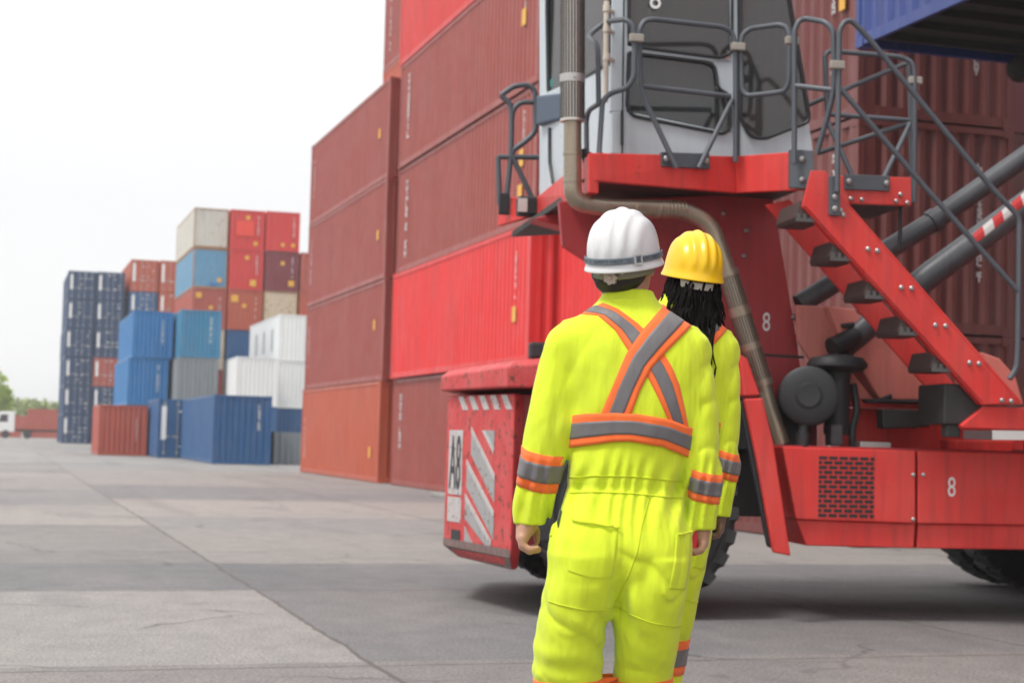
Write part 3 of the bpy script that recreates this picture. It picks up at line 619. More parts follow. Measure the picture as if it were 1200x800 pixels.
# seat and console inside
b=MB().box((.15,1.0,3.55),(.75,1.6,4.0)).box((.05,1.0,4.0),(.25,1.6,4.75)); part('operator_seat',b,'seatfab',cabo,bevel=.06)
b=MB().box((.15,.95,4.0),(.80,1.5,4.12)).box((.22,.8,3.95),(.6,.98,4.1)); part('seat_cloth',b,'teal',cabo,bevel=.05)
b=MB().tube([(.95,1.3,3.6),(.9,1.3,4.3)],.06).box((.85,.9,4.2),(1.15,1.9,4.45)); part('console',b,'black',cabo,bevel=.03)
number('8',[(0.134,0.430,4.793)][0],cabo,.425,.09,.16)
# vertical grab bar and brackets on the post
b=MB().tube([(-0.269,0.360,4.728),(-0.261,0.360,3.937)],.022,8); 
for p in [(-0.268,0.360,4.667),(-0.264,0.360,4.506),(-0.259,0.360,4.285)]: b.tube([p,V(p,.07,.08,0)],.018,8); b.lathe([(0,.03),(.05,.03)],V(p,.0,0,-.02),(0,0,1),10)
part('grab_bar',b,plain('cream_grab_bar',(.62,.55,.46),.5),cabo,True,0)
part('door_handle',MB().tube([(-0.120,0.400,3.886),(-0.114,0.400,3.618)],.012,6),'black',cabo,True,0)
part('drain_tube',MB().tube([(-0.434,1.900,4.016),(-0.426,1.900,3.717),(-0.418,1.750,3.509),(-0.398,1.600,3.436)],.014,6),'black',cabo,True,0)
part('work_lamp',MB().box((0,0,0),(.001,.001,.001)) if False else MB().ext([(-0.528,2.100,4.336),(-0.396,1.600,4.262),(-0.391,1.600,4.035),(-0.522,2.100,4.071)],(.12,.1,0)),plain('blue_grey_box',(.06,.085,.13),.5),bevel=.02)
# rear corner lamp
p=[(-0.540,2.350,3.380)][0]; b=MB().box((p[0]-.10,p[1]-.12,p[2]-.085),(p[0]+.12,p[1]+.04,p[2]+.085)); lm=part('rear_lamp',b,'black',bevel=.02)
part('lamp_lens',MB().box((p[0]-.105,p[1]-.13,p[2]-.06),(p[0]-.02,p[1]-.121,p[2]+.06)),'lamp',lm,bevel=0)
# handrails
def rail(pts,r=.021,f=.11,name='handrail',mat='rail'): return MB().tube(fillet(pts,f,5),r,10).build(name,M[mat],mach,True)
def rails(lst,r=.021,f=.11,name='handrail'):
    b=MB()
    for q in lst: b.tube(fillet(q,f,5),r,10)
    return b.build(name,M['rail'],mach,True)
rails([[(-0.756,2.700,4.447),(-0.640,2.700,4.541),(-0.506,2.700,4.561),(-0.441,2.700,4.513),(-0.424,2.700,4.134),(-0.508,2.700,4.043),(-0.632,2.700,3.950),(-0.649,2.700,3.871)],[(-0.756,2.700,4.447),(-0.662,2.700,4.374),(-0.649,2.700,4.217),(-0.649,2.700,3.886),(-0.683,2.700,3.477)],
  [(-0.383,2.700,4.405),(-0.573,2.700,4.395),(-0.645,2.700,4.320),(-0.651,2.700,4.201)],[(-0.767,2.700,3.880),(-0.370,2.700,3.897)],[(-0.767,2.700,3.880),(-0.740,2.700,3.442)],[(-0.634,2.700,3.887),(-0.448,2.700,3.527)]],.026,.12)
b=MB().box((0,0,0),(.1,.04,.2)); o=part('rail_bracket',b,'black'); o.location=V([(-0.733,2.720,3.399)][0],-.02,-.06,-.05)
rails([[(-0.367,0.100,3.865),(-0.382,0.100,4.309),(-0.405,0.400,4.460),(-0.261,0.400,4.580),(-0.195,-0.000,4.499),(-0.139,-0.020,4.452),(-0.127,-0.020,4.355),(-0.121,-0.020,4.062),(-0.164,0.000,3.979),(-0.280,0.100,3.951),(-0.338,0.100,3.886),(-0.375,-0.000,3.456)],[(-0.344,0.100,3.879),(-0.403,0.400,3.863),(-0.392,0.400,3.550)]])
rails([[(0.229,0.020,3.393),(-0.058,0.040,3.968),(-0.079,0.040,4.434),(-0.036,0.050,4.513),(0.028,0.050,4.528),(0.607,0.180,4.538),(0.694,0.200,4.511),(0.724,0.200,4.415),(0.741,0.200,3.494)],[(-0.059,0.040,4.007),(0.688,0.190,4.002)],[(0.702,0.190,3.976),(0.422,0.100,3.415)]])
rails([[(0.765,0.200,4.417),(0.778,0.200,4.495),(0.836,0.180,4.540),(1.008,-0.000,4.537),(1.059,-0.030,4.509),(1.078,-0.050,4.438),(1.077,-0.050,4.082),(1.054,-0.030,4.017),(0.958,0.050,4.009),(0.814,0.180,4.011),(0.781,0.200,4.059),(0.765,0.200,4.417)]])
rails([[(1.060,-0.260,3.421),(1.044,-0.260,4.430),(1.080,-0.260,4.506),(1.134,-0.260,4.525),(1.228,-0.420,4.465),(1.277,-0.460,4.395),(1.289,-0.460,4.146),(1.288,-0.460,3.918),(1.208,-0.340,3.492)],[(1.052,-0.260,4.009),(1.284,-0.450,3.950)]])
rails([[(1.292,-0.550,3.177),(1.291,-0.550,4.373),(1.333,-0.550,4.442),(1.385,-0.550,4.452),(1.485,-0.550,4.365),(2.485,-0.550,3.267),(2.685,-0.550,3.078),(2.708,-0.550,3.028),(2.702,-0.550,2.120),(2.693,-0.550,1.936),(2.637,-0.550,1.853)],[(1.301,-0.550,3.947),(1.966,-0.550,3.245),(2.699,-0.550,2.506)]],.021,.09,'stair_handrail')
rails([[(1.671,0.750,3.984),(1.638,0.750,4.511),(1.677,0.750,4.549),(2.263,0.750,4.538),(2.344,0.750,4.519),(2.372,0.750,4.325),(2.409,0.750,3.339)],[(2.269,0.620,4.498),(2.335,0.600,4.448),(2.351,0.600,4.344),(2.358,0.600,3.315)],[(1.670,0.750,4.026),(2.387,0.750,4.013)],[(1.548,0.950,4.127),(2.337,0.750,4.486)],[(1.653,0.950,3.737),(2.358,0.750,3.987)],[(1.576,0.500,3.924),(1.809,0.400,3.363)],[(2.356,0.700,3.977),(1.984,0.400,3.392)]])
for p in [(-0.114,-0.020,4.353),(0.736,0.180,4.387),(1.046,-0.200,4.362),(1.275,-0.550,4.111),(2.359,0.620,4.314)]:
    part('rail_clamp',MB().box(V(p,-.055,-.036,-.03),V(p,.055,.012,.03)),'clamp',bevel=.008)
# dark brackets with bolts
def bracket(pts,th=.03,bp=None):
    o=part('rail_bracket',MB().ext(pts,(0,th,0)),'rail',bevel=.005)
    if bp: bolts(bp,o,.024)
bracket([(0.118,0.060,3.517),(0.530,0.180,3.546),(0.533,0.180,3.427),(0.120,0.060,3.407)],.05,[(0.158,0.060,3.467),(0.499,0.160,3.482)])
bracket([(1.049,-0.180,3.544),(1.208,-0.270,3.530),(1.213,-0.270,3.234),(1.053,-0.180,3.253)],.04,[(1.128,-0.235,3.461),(1.131,-0.235,3.306)])
bracket([(1.239,-0.530,3.297),(1.323,-0.530,3.302),(1.327,-0.530,3.006),(1.243,-0.530,3.008)],.04,[(1.284,-0.530,3.142),(1.285,-0.530,3.054)])
bracket([(1.542,-0.020,3.406),(1.904,-0.020,3.411),(1.906,-0.020,3.292),(1.543,-0.020,3.288)],.04,[(1.573,-0.030,3.347),(1.874,-0.030,3.348)])
# stair landing
b=MB().ext([(1.515,-0.000,3.395),(2.085,-0.000,3.410),(2.088,0.000,3.191),(1.518,-0.000,3.184)],(0,.05,0)); part('stair_landing',MB().ext([(1.842,0.900,3.440),(2.455,0.900,3.455),(2.456,0.900,3.334),(1.843,0.900,3.326)],(0,.05,0)),'mach_red',bevel=.006); ld=part('stair_landing',b,'mach_red',bevel=.006)
bolts([(1.598,-0.002,3.220),(1.687,-0.002,3.218),(1.962,-0.002,3.218),(2.052,-0.002,3.209),(1.996,-0.002,3.272)],ld,.018)
part('landing_grating',MB().ext([(1.536,0.052,3.219),(2.095,0.052,3.225),(2.095,0.052,3.205),(1.536,0.052,3.199)],(0,.84,0)),'soot',bevel=0)
rail([(2.078,0.200,3.225),(2.081,0.200,2.990),(2.068,0.200,2.875)],.016,.05,'hanging_hose','hose')
# stairs
so=[(1.123,-0.500,3.486),(1.209,-0.500,3.376),(1.334,-0.500,3.307),(1.337,-0.500,3.124),(1.501,-0.500,3.068),(2.756,-0.500,1.668),(2.442,-0.500,1.659),(1.163,-0.500,2.946),(1.062,-0.500,3.193),(1.041,-0.500,3.330)]
so=[(1.112,-0.500,3.334),(1.223,-0.500,3.339),(1.369,-0.500,3.119),(2.736,-0.500,1.680),(2.442,-0.500,1.659),(1.045,-0.500,3.066)]
b=MB().ext(so,(0,.025,0))
fl_=[(1.369,-0.500,3.119),(1.396,-0.500,3.108),(2.762,-0.500,1.687),(2.736,-0.500,1.680)]; b.ext(fl_,(0,.10,0)); 
fl2=[(1.045,-0.500,3.066),(1.070,-0.500,3.080),(2.468,-0.500,1.672),(2.442,-0.500,1.659)]; b.ext(fl2,(0,.07,0))
st=part('stair_stringer',b,'mach_red',bevel=.004)
bolts([(1.550,-0.502,2.774),(1.622,-0.502,2.764),(1.810,-0.502,2.501),(1.889,-0.502,2.498),(2.077,-0.502,2.233),(2.156,-0.502,2.230),(2.345,-0.502,1.965),(2.418,-0.502,1.961),(2.601,-0.502,1.695),(2.674,-0.502,1.691),(1.337,-0.502,3.048),(1.357,-0.502,3.017)],st,.019)
si=[(0.985,0.140,3.245),(1.225,0.140,3.210),(2.413,0.140,1.696),(2.371,0.140,1.695)]
si=[(0.966,0.140,3.164),(1.156,0.140,3.213),(1.260,0.140,3.138),(2.453,0.140,1.896),(2.630,0.140,1.702),(2.385,0.140,1.695)]
part('inner_stringer',MB().ext(si,(0,.03,0)),'mach_red',bevel=.004)
# treads: dark folded channels with a toothed nosing
tr=[(934,247),(974,292),(1013,334),(1051,378),(1090,420)]
M['tread']=plain('worn_tread_steel',(.065,.047,.042),.6,0,.4,20)
for c in [(1.119,-0.300,3.091),(1.387,-0.300,2.815),(1.657,-0.300,2.545),(1.921,-0.300,2.286),(2.179,-0.300,2.026)]:
    x,_,z=c
    b=MB().ext([(x-.115,-.47,z-.10),(x-.10,-.47,z-.13),(x+.10,-.47,z-.13),(x+.13,-.47,z-.09),(x+.09,-.47,z+.02),(x-.08,-.47,z+.02)],(0,.46,0))
    tr_=part('stair_tread',b,M['tread'],bevel=.003)
    b=MB().box((x-.115,-.49,z-.135),(x+.11,-.471,z-.11))
    for k in range(5): b.box((x-.105+k*.046,-.489,z-.111),(x-.08+k*.046,-.472,z-.075))
    part('tread_teeth',b,'hub',tr_,bevel=.002)
# bottom step and front beam with reflector
b=MB().ext([(2.189,-0.420,1.811),(2.376,-0.420,1.811),(2.492,-0.420,1.637),(2.332,-0.420,1.512),(2.186,-0.420,1.508)],(0,.5,0)); b.ext([(2.214,-0.400,1.509),(2.328,-0.400,1.512),(2.329,-0.400,1.417),(2.215,-0.400,1.414)],(0,.1,0)); part('bottom_step',b,'soot')
b=MB().ext([(2.480,-0.460,1.648),(3.475,-0.460,1.651),(3.476,-0.460,1.485),(2.315,-0.460,1.480),(2.301,-0.460,1.504)],(0,.6,0)); fb_=part('front_side_beam',b,'mach_red')
part('reflector',MB().ext([(2.546,-0.465,1.473),(3.473,-0.465,1.485),(3.473,-0.465,1.421),(2.547,-0.465,1.404)],(0,.02,0)),'retro_w',fb_,bevel=0)
part('reflector',MB().ext([(2.326,-0.465,1.467),(2.539,-0.465,1.473),(2.540,-0.465,1.403),(2.327,-0.465,1.404)],(0,.02,0)),'retro_d',fb_,bevel=0)
b=MB().ext([(2.598,0.300,1.402),(3.097,0.300,1.408),(3.069,0.300,1.313),(2.599,0.300,1.315)],(0,.3,0)); part('tank_mount',b,'mach_red')
# bleached engine covers
b=MB().ext([(1.383,0.620,2.447),(1.639,0.620,2.443),(1.803,0.620,1.962),(1.547,0.620,1.940),(1.402,0.620,2.167)],(0,.04,0)); part('engine_cover',b,'mach_light')
b=MB().ext([(1.604,0.500,2.439),(1.817,0.500,2.420),(2.213,0.500,2.072),(2.554,0.500,1.714),(2.053,0.500,1.706),(1.714,0.500,2.191)],(0,.9,0)); part('engine_cover',b,'mach_light')
b=MB().ext([(1.766,0.540,1.991),(2.019,0.540,1.706),(1.806,0.540,1.700),(1.731,0.540,1.956)],(0,.05,0)); part('engine_cover',b,'mach_light')
part('cover_rail',MB().ext([(1.917,0.460,1.708),(2.522,0.460,1.712),(2.522,0.460,1.685),(1.918,0.460,1.675)],(0,.3,0)),'black')
b=MB().ext([(2.805,0.300,2.102),(2.963,0.300,2.053),(3.093,0.300,1.922),(3.167,0.300,1.694),(2.880,0.300,1.686)],(0,.6,0)); part('front_cover',b,'mach_light')
part('cover_latch',MB().ext([(2.013,0.470,1.705),(2.140,0.470,1.756),(2.141,0.470,1.708)],(0,.05,0)).ext([(1.708,0.470,2.298),(1.821,0.470,2.316),(1.821,0.470,2.282),(1.723,0.470,2.258)],(0,.05,0)),'black')
# air filter canister, cap and elbow
fc=[(1.295,0.020,1.707)][0]
b=MB().lathe([(0,.07),(.004,.10),(.012,.105),(.014,.205),(.03,.225),(.30,.225),(.31,.235),(.34,.235),(.35,.225),(.62,.225),(.66,.19)],fc,(.30,.95,0),36)
af=part('air_filter',b,'black',None,True,0)
part('canister_lid_ring',MB().lathe([(-.004,.06),(-.006,.085),(.002,.09)],fc,(.30,.95,0),24),'rub',af,True,0)
cp=[(1.635,0.350,1.918)][0]
b=MB().lathe([(-.08,.10),(-.02,.11),(0,.20),(.03,.235),(.055,.235),(.10,.20),(.125,.08)],cp,(0,0,1),28); b.tube([V(cp,0,0,-.5),V(cp,0,0,-.05)],.10,16); part('air_cleaner_cap',b,'black',None,True,0)
part('intake_pipe',MB().tube(fillet([(1.626,0.450,2.098),(1.820,0.500,2.188),(2.072,0.700,2.375)],.1,4),.085,14),'black',None,True,0)
part('filter_drain',MB().tube([(1.286,0.100,1.480),(1.280,0.100,1.415)],.04,10).tube([(1.280,0.100,1.428),(1.281,0.100,1.305)],.055,10),'black',None,True,0)
b=MB().ext([(1.521,0.150,1.493),(1.616,0.150,1.496),(1.619,0.150,1.332),(1.523,0.150,1.330)],(0,.15,0)); part('filter_bracket',b,plain('dark_grey_bracket',(.07,.07,.075),.6))
part('battery_box',MB().ext([(1.793,0.250,1.369),(2.050,0.250,1.369),(2.051,0.250,1.315),(1.794,0.250,1.316)],(0,.2,0)),'steel')
part('hydraulic_hose',MB().tube(fillet([(1.825,0.500,1.822),(1.844,0.450,1.618),(1.778,0.400,1.448),(1.795,0.400,1.294)],.1,5),.03,8),'hose',None,True,0)
part('hydraulic_hose',MB().tube(fillet([(3.240,0.600,1.673),(2.874,0.600,1.608),(2.511,0.600,1.570),(2.368,0.600,1.498)],.1,4),.022,8),'hose',None,True,0)
# exhaust: perforated stack, elbow, long pipe
ex=[(-0.583,-0.000,3.729),(-0.572,-0.000,3.265)]
part('heat_shield',MB().tube([(-0.615,-0.000,5.079),(-0.583,-0.000,3.697)],.092,28),'shield',None,True,0)
p0,p1=[(-0.614,-0.000,5.014),(-0.583,-0.000,3.716)]
b=MB(); n=62
for i in range(n):
    z=p1[2]+(p0[2]-p1[2])*(i+.5)/n
    if abs(z-(p1[2]+(p0[2]-p1[2])*.235))<.03: continue
    for j in range(26):
        a=2*PI*(j+.5)/26; ca,sa=math.cos(a),math.sin(a)
        if sa>.35: continue
        xx=p1[0]+(p0[0]-p1[0])*(i+.5)/n; yy=p1[1]+(p0[1]-p1[1])*(i+.5)/n
        rr=.0935; da=.0085/rr*.92
        q=[(xx+rr*math.cos(a+s*da),yy+rr*math.sin(a+s*da),z+t*.0095) for s,t in ((-1,-1),(1,-1),(1,1),(-1,1))]
        b.add(q,[(0,1,2,3)])
sh=[o for o in mach.children if o.name.startswith('heat_shield')][0]
part('perforation',b,'hole',sh,bevel=0)
zc=p1[2]+(p0[2]-p1[2])*.235; xc=p1[0]+(p0[0]-p1[0])*.235; yc=p1[1]+(p0[1]-p1[1])*.235
b=MB().lathe([(-.03,.0955),(.03,.0955)],(xc,yc,zc),(0,0,1),28,False); b.lathe([(0,.012),(.014,.010)],(xc,yc-.095,zc),(0,-1,0),8); part('shield_clamp',b,'steel',sh,True,0)
path=fillet([(-0.583,-0.000,3.716),(-0.568,0.000,3.098),(-0.336,0.050,3.071),(0.341,0.250,3.111),(0.568,0.280,3.019),(0.696,0.280,2.706),(1.164,0.280,1.333)],.20,8)
part('exhaust_pipe',MB().tube(path,.068,22),'exhaust',None,True,0)
b=MB(); a_,b_=[Vector(q) for q in [(0.718,0.280,2.640),(1.006,0.280,1.803)]]; b.tube([a_,b_],.079,28)
hs_=part('pipe_heat_shield',b,'exhaust',None,True,0)
b=MB(); ax=(b_-a_).normalized(); u_=ax.orthogonal().normalized(); w_=ax.cross(u_)
for j in range(24):
    a=2*PI*j/24; q=(u_*math.cos(a)+w_*math.sin(a)); tq=(-u_*math.sin(a)+w_*math.cos(a))
    for k in range(3):
        s0=a_+(b_-a_)*(k/3+.03); s1=a_+(b_-a_)*((k+1)/3-.03); 
        b.add([s0+q*.0805-tq*.0045,s0+q*.0805+tq*.0045,s1+q*.0805+tq*.0045,s1+q*.0805-tq*.0045],[(0,1,2,3)])
part('shield_slot',b,'hole',hs_,bevel=0)
for k in (0,.36,1.0): part('pipe_clamp',MB().lathe([(-.025,.084),(.025,.084)],a_+(b_-a_)*k,ax,24,False),'exhaust',None,True,0)
for q,d in (([(-0.577,-0.000,3.458)][0],(0,0,1)),([(-0.572,-0.000,3.252)][0],(0,0,1)),([(-0.075,0.130,3.082)][0],(1,0,0)),([(0.125,0.190,3.093)][0],(1,0,0))): part('pipe_clamp',MB().lathe([(-.015,.072),(.015,.072)],q,d,22,False),'exhaust',None,True,0)
b=MB()
for k in range(14):
    t_=k/13; A_=Vector([(-0.053,0.140,3.084)][0]); B_=Vector([(0.341,0.250,3.111)][0]); q=A_+(B_-A_)*t_; b.lathe([(-.006,.070),(0,.074),(.006,.070)],q,tuple(B_-A_),20,False)
part('pipe_bellows',b,'exhaust',None,True,0)
part('pipe_hanger',MB().tube([(-0.481,0.100,3.513),(-0.417,0.100,3.321),(-0.459,0.080,3.257)],.03,8).ext([(-0.470,0.120,3.497),(-0.411,0.120,3.500),(-0.378,0.100,3.317),(-0.443,0.100,3.313)],(0,.04,0)),'black',None,True,0)
part('rail_foot',MB().ext([(-0.446,-0.060,3.455),(-0.341,-0.020,3.480),(-0.338,-0.020,3.364),(-0.443,-0.060,3.326)],(0,.06,0)),'black')
# lift cylinders
c1=[(1.582,1.150,2.496),(2.727,1.150,3.228),(4.034,1.150,4.176)]; c2=[(1.733,0.550,2.106),(2.478,0.550,2.724),(3.796,0.550,3.708)]
b=MB().tube(c1,.088,22); b.tube([c1[1],V(c1[1],.06,0,.04)],.105,22); lf=part('lift_cylinder',b,'cyl',None,True,0)
b=MB().tube(c2,.108,22); lf2=part('lift_cylinder',b,'cyl',None,True,0)
# red white hazard tape wrapped on the nearer cylinder
q0,q1=[Vector(q) for q in [(2.809,0.420,2.990),(3.727,0.420,3.676)]]
ax=(q1-q0).normalized(); L_=(q1-q0).length; k=0; s=0
up_=Vector((-ax.z,0,ax.x)).normalized()
for k in range(14):
    s0=k*.105; s1=s0+.105
    if s1>L_: break
    vs=[]
    for ss,sh_ in ((s0,0),(s1,0)):
        for a in (-.62,-.3,0,.3,.62):
            dirv=(up_*math.sin(a-.1)+Vector((0,-1,0))*math.cos(a-.1))
            base=Vector(c2[0])+(Vector(c2[1])-Vector(c2[0])).normalized()*((q0-Vector(c2[0])).dot((Vector(c2[1])-Vector(c2[0])).normalized())+ss+.05*a)
            vs.append(base+dirv*.1105)
    b=MB().add(vs,[(i,i+1,i+6,i+5) for i in range(4)]); b.build('hazard_tape',M['retro_r' if k%2==0 else 'retro_w'],lf2)
# boom above, mostly out of view
ang=math.radians(60); bd=Vector((math.cos(ang),0,math.sin(ang))); p=Vector((.15,1.55,3.9)); q=p+bd*7.2; nrm=Vector((-bd.z,0,bd.x))
b=MB(); c8=[]
for e_ in (p,q):
    for sy,sz in ((-.33,-.35),(.33,-.35),(.33,.35),(-.33,.35)): c8.append(e_+Vector((0,sy,0))+nrm*sz)
b.add(c8,[(3,2,1,0),(4,5,6,7),(0,1,5,4),(1,2,6,5),(2,3,7,6),(3,0,4,7)]); part('boom',b,'mach_red')

# ------------------------------------------------------------------ people (distance fields -> one continuous skin each)
PXM=.00223
def PX(px,py): return ((px-735)-(519-py)*.0256)*PXM
def PZ(py): return 1.31+(519-py)*PXM
class Field:
    def __init__(s,lo,hi,h):
        s.lo=np.array(lo); s.h=h; s.n=np.ceil((np.array(hi)-s.lo)/h).astype(int)+1
        s.d=np.full(s.n,1.0,np.float32); s.ax=[s.lo[i]+h*np.arange(s.n[i]) for i in range(3)]
    def sub(s,lo,hi,pad):
        a=np.clip(np.floor((np.array(lo)-pad-s.lo)/s.h).astype(int),0,s.n-1); b=np.clip(np.ceil((np.array(hi)+pad-s.lo)/s.h).astype(int)+1,1,s.n)
        sl=tuple(slice(i,j) for i,j in zip(a,b)); X,Y,Z=np.meshgrid(*[s.ax[i][sl[i]] for i in range(3)],indexing='ij'); return sl,X,Y,Z
    def blend(s,sl,d,k,mode='add'):
        a=s.d[sl]
        if mode=='sub': s.d[sl]=np.maximum(a,-d); return
        if k>0:
            h=np.maximum(k-np.abs(a-d),0)/k; s.d[sl]=np.minimum(a,d)-h*h*k*.25
        else: s.d[sl]=np.minimum(a,d)
    def loft(s,tab,k=.03,e=2.3,zcut=True):
        t=np.array(sorted(tab)); zz=np.linspace(t[0,0],t[-1,0],160); cols=[np.interp(zz,t[:,0],t[:,i]) for i in range(1,5)]
        ker=np.ones(9)/9; cols=[np.convolve(np.pad(c,4,mode='edge'),ker,'valid') for c in cols]
        R=max(t[:,3].max(),t[:,4].max())
        sl,X,Y,Z=s.sub((t[:,1].min()-R,t[:,2].min()-R,t[0,0]),(t[:,1].max()+R,t[:,2].max()+R,t[-1,0]),.05)
        cx,cy,a,b=[np.interp(Z,zz,c) for c in cols]
        q=(np.abs((X-cx)/a)**e+np.abs((Y-cy)/b)**e)**(1/e)
        d=(q-1)*np.minimum(a,b); d=np.maximum(d,np.maximum(t[0,0]-Z,Z-t[-1,0]))
        s.blend(sl,d,k)
    def capsule(s,p,q,r0,r1,k=.01,mode='add'):
        p=np.array(p,float);q=np.array(q,float); R=max(r0,r1)
        sl,X,Y,Z=s.sub(np.minimum(p,q)-R,np.maximum(p,q)+R,.03)
        ba=q-p; t=np.clip(((X-p[0])*ba[0]+(Y-p[1])*ba[1]+(Z-p[2])*ba[2])/max(ba@ba,1e-9),0,1)
        d=np.sqrt((X-p[0]-ba[0]*t)**2+(Y-p[1]-ba[1]*t)**2+(Z-p[2]-ba[2]*t)**2)-(r0+(r1-r0)*t); s.blend(sl,d,k,mode)
    def ellip(s,c,r,k=.02,mode='add',rot=None):
        c=np.array(c,float); r=np.array(r,float); R=r.max(); sl,X,Y,Z=s.sub(c-R,c+R,.03+k)
        x,y,z=X-c[0],Y-c[1],Z-c[2]
        if rot is not None: x,y,z=[rot[0][i]*x+rot[1][i]*y+rot[2][i]*z for i in range(3)]
        q=np.sqrt((x/r[0])**2+(y/r[1])**2+(z/r[2])**2); s.blend(sl,(q-1)*r.min(),k,mode)
    def mesh(s,name,smooth=2):
        d=s.d; n=s.n
        c=np.zeros(n-1,np.int8)
        for i in (0,1):
            for j in (0,1):
                for k in (0,1): c+=(d[i:n[0]-1+i,j:n[1]-1+j,k:n[2]-1+k]<0)
        act=(c>0)&(c<8); idx=np.full(n-1,-1,np.int64); I=np.argwhere(act); idx[act]=np.arange(len(I))
        acc=np.zeros((len(I),3)); cnt=np.zeros(len(I))
        cor=[(i,j,k) for i in (0,1) for j in (0,1) for k in (0,1)]
        for a in cor:
            for ax in range(3):
                if a[ax]: continue
                b=list(a); b[ax]=1
                da=d[tuple((I+a).T)]; db=d[tuple((I+b).T)]; m=(da<0)!=(db<0); t=np.where(m,da/(da-db+1e-12),0)
                p=np.array(a,float)[None].repeat(len(I),0); p[:,ax]+=t; acc[m]+=p[m]; cnt[m]+=1
        V_=s.lo+(I+acc/cnt[:,None])*s.h; F=[]
        for ax in range(3):
            o1,o2=[(1,2),(2,0),(0,1)][ax]
            sl0=[slice(None)]*3; sl1=[slice(None)]*3; sl0[ax]=slice(0,-1); sl1[ax]=slice(1,None)
            s0=d[tuple(sl0)]<0; s1=d[tuple(sl1)]<0
            E=np.argwhere(s0!=s1); E=E[(E[:,o1]>0)&(E[:,o2]>0)&(E[:,o1]<n[o1]-1)&(E[:,o2]<n[o2]-1)]
            if not len(E): continue
            inn=s0[tuple(E.T)]
            def cell(a,b): q=E.copy(); q[:,o1]-=a; q[:,o2]-=b; return idx[tuple(q.T)]
            Q=np.stack([cell(1,1),cell(0,1),cell(0,0),cell(1,0)],1); Q[~inn]=Q[~inn][:,::-1]; F.append(Q)
        F=np.concatenate(F); F=F[(F>=0).all(1)]
        for _ in range(smooth):
            A_=np.zeros_like(V_); w=np.zeros(len(V_))
            for i in range(4):
                a,b=F[:,i],F[:,(i+1)%4]
                for ax in range(3):
                    A_[:,ax]+=np.bincount(a,V_[b,ax],len(V_))+np.bincount(b,V_[a,ax],len(V_))
                w+=np.bincount(a,minlength=len(V_))+np.bincount(b,minlength=len(V_))
            V_=V_*.5+.5*A_/np.maximum(w,1)[:,None]
        me=D.meshes.new(name); me.from_pydata(V_.tolist(),[],F.tolist()); me.update(); me.polygons.foreach_set('use_smooth',[True]*len(me.polygons)); return me
def nz3(x,y,z,f,seed):
    r=np.random.RandomState(seed); o=0
    for i in range(5):
        k=r.normal(size=3); k/=np.linalg.norm(k); k*=f*r.uniform(.7,1.4); o=o+np.sin(k[0]*x+k[1]*y+k[2]*z+r.uniform(0,6.28)+1.3*np.sin(.6*(k[1]*x+k[2]*y+k[0]*z)+i))
    return o/2.6
def T_(py,l,r,b,cy=0): return (PZ(py),(PX(l,py)+PX(r,py))/2,cy,(PX(r,py)-PX(l,py))/2,b)
TORSO=[T_(340,712,769,.058,.015),T_(352,705,775,.068,.01),T_(362,697,783,.078,.005),T_(375,677,801,.09,0),T_(388,657,822,.10,0),T_(405,649,830,.112,0),T_(440,660,828,.125,0),T_(480,667,822,.128,0),T_(530,668,812,.12,0),T_(555,667,806,.118,0),T_(568,670,801,.112,0),T_(580,668,802,.118,-.003),
  T_(600,660,806,.13,-.01),T_(620,652,808,.142,-.018),T_(645,646,808,.148,-.022),T_(675,656,796,.125,-.02),T_(695,678,770,.085,-.015),T_(712,700,745,.05,-.01)]
LLEG=[T_(655,652,728,.13,-.02),T_(690,639,722,.138,-.022),T_(720,634,714,.132,-.02),T_(760,628,710,.118,-.006),T_(800,629,708,.102,.01),T_(870,636,706,.095,.0),T_(950,640,704,.095,-.02),T_(1020,642,703,.09,-.03),T_(1085,642,703,.088,-.03)]
RLEG=[T_(655,730,806,.13,-.02),T_(690,722,804,.136,-.02),T_(720,721,800,.128,-.012),T_(760,723,796,.112,.012),T_(800,723,791,.10,.05),T_(870,724,788,.095,.06),T_(950,726,787,.09,.05),T_(1020,728,787,.088,.03),T_(1085,728,787,.086,.02)]
LARM=[T_(378,668,690,.03,.0),T_(388,650,692,.055,.0),T_(400,643,692,.066,0),T_(425,635,691,.068,-.003),T_(460,626,686,.064,-.012),T_(500,618,678,.060,-.022),T_(540,612.5,665,.056,-.02),T_(575,608,655,.052,-.008),T_(600,607,648,.050,.005),T_(617,607,643,.049,.012)]
RARM=[T_(385,800,818,.03,0),T_(395,796,833,.055,0),T_(410,793,838,.066,0),T_(440,796,844,.067,-.005),T_(480,801,846,.062,-.018),T_(520,806,846,.058,-.028),T_(560,806,845,.054,-.03),T_(590,804,843.5,.051,-.022),T_(619,804,841,.049,-.012)]
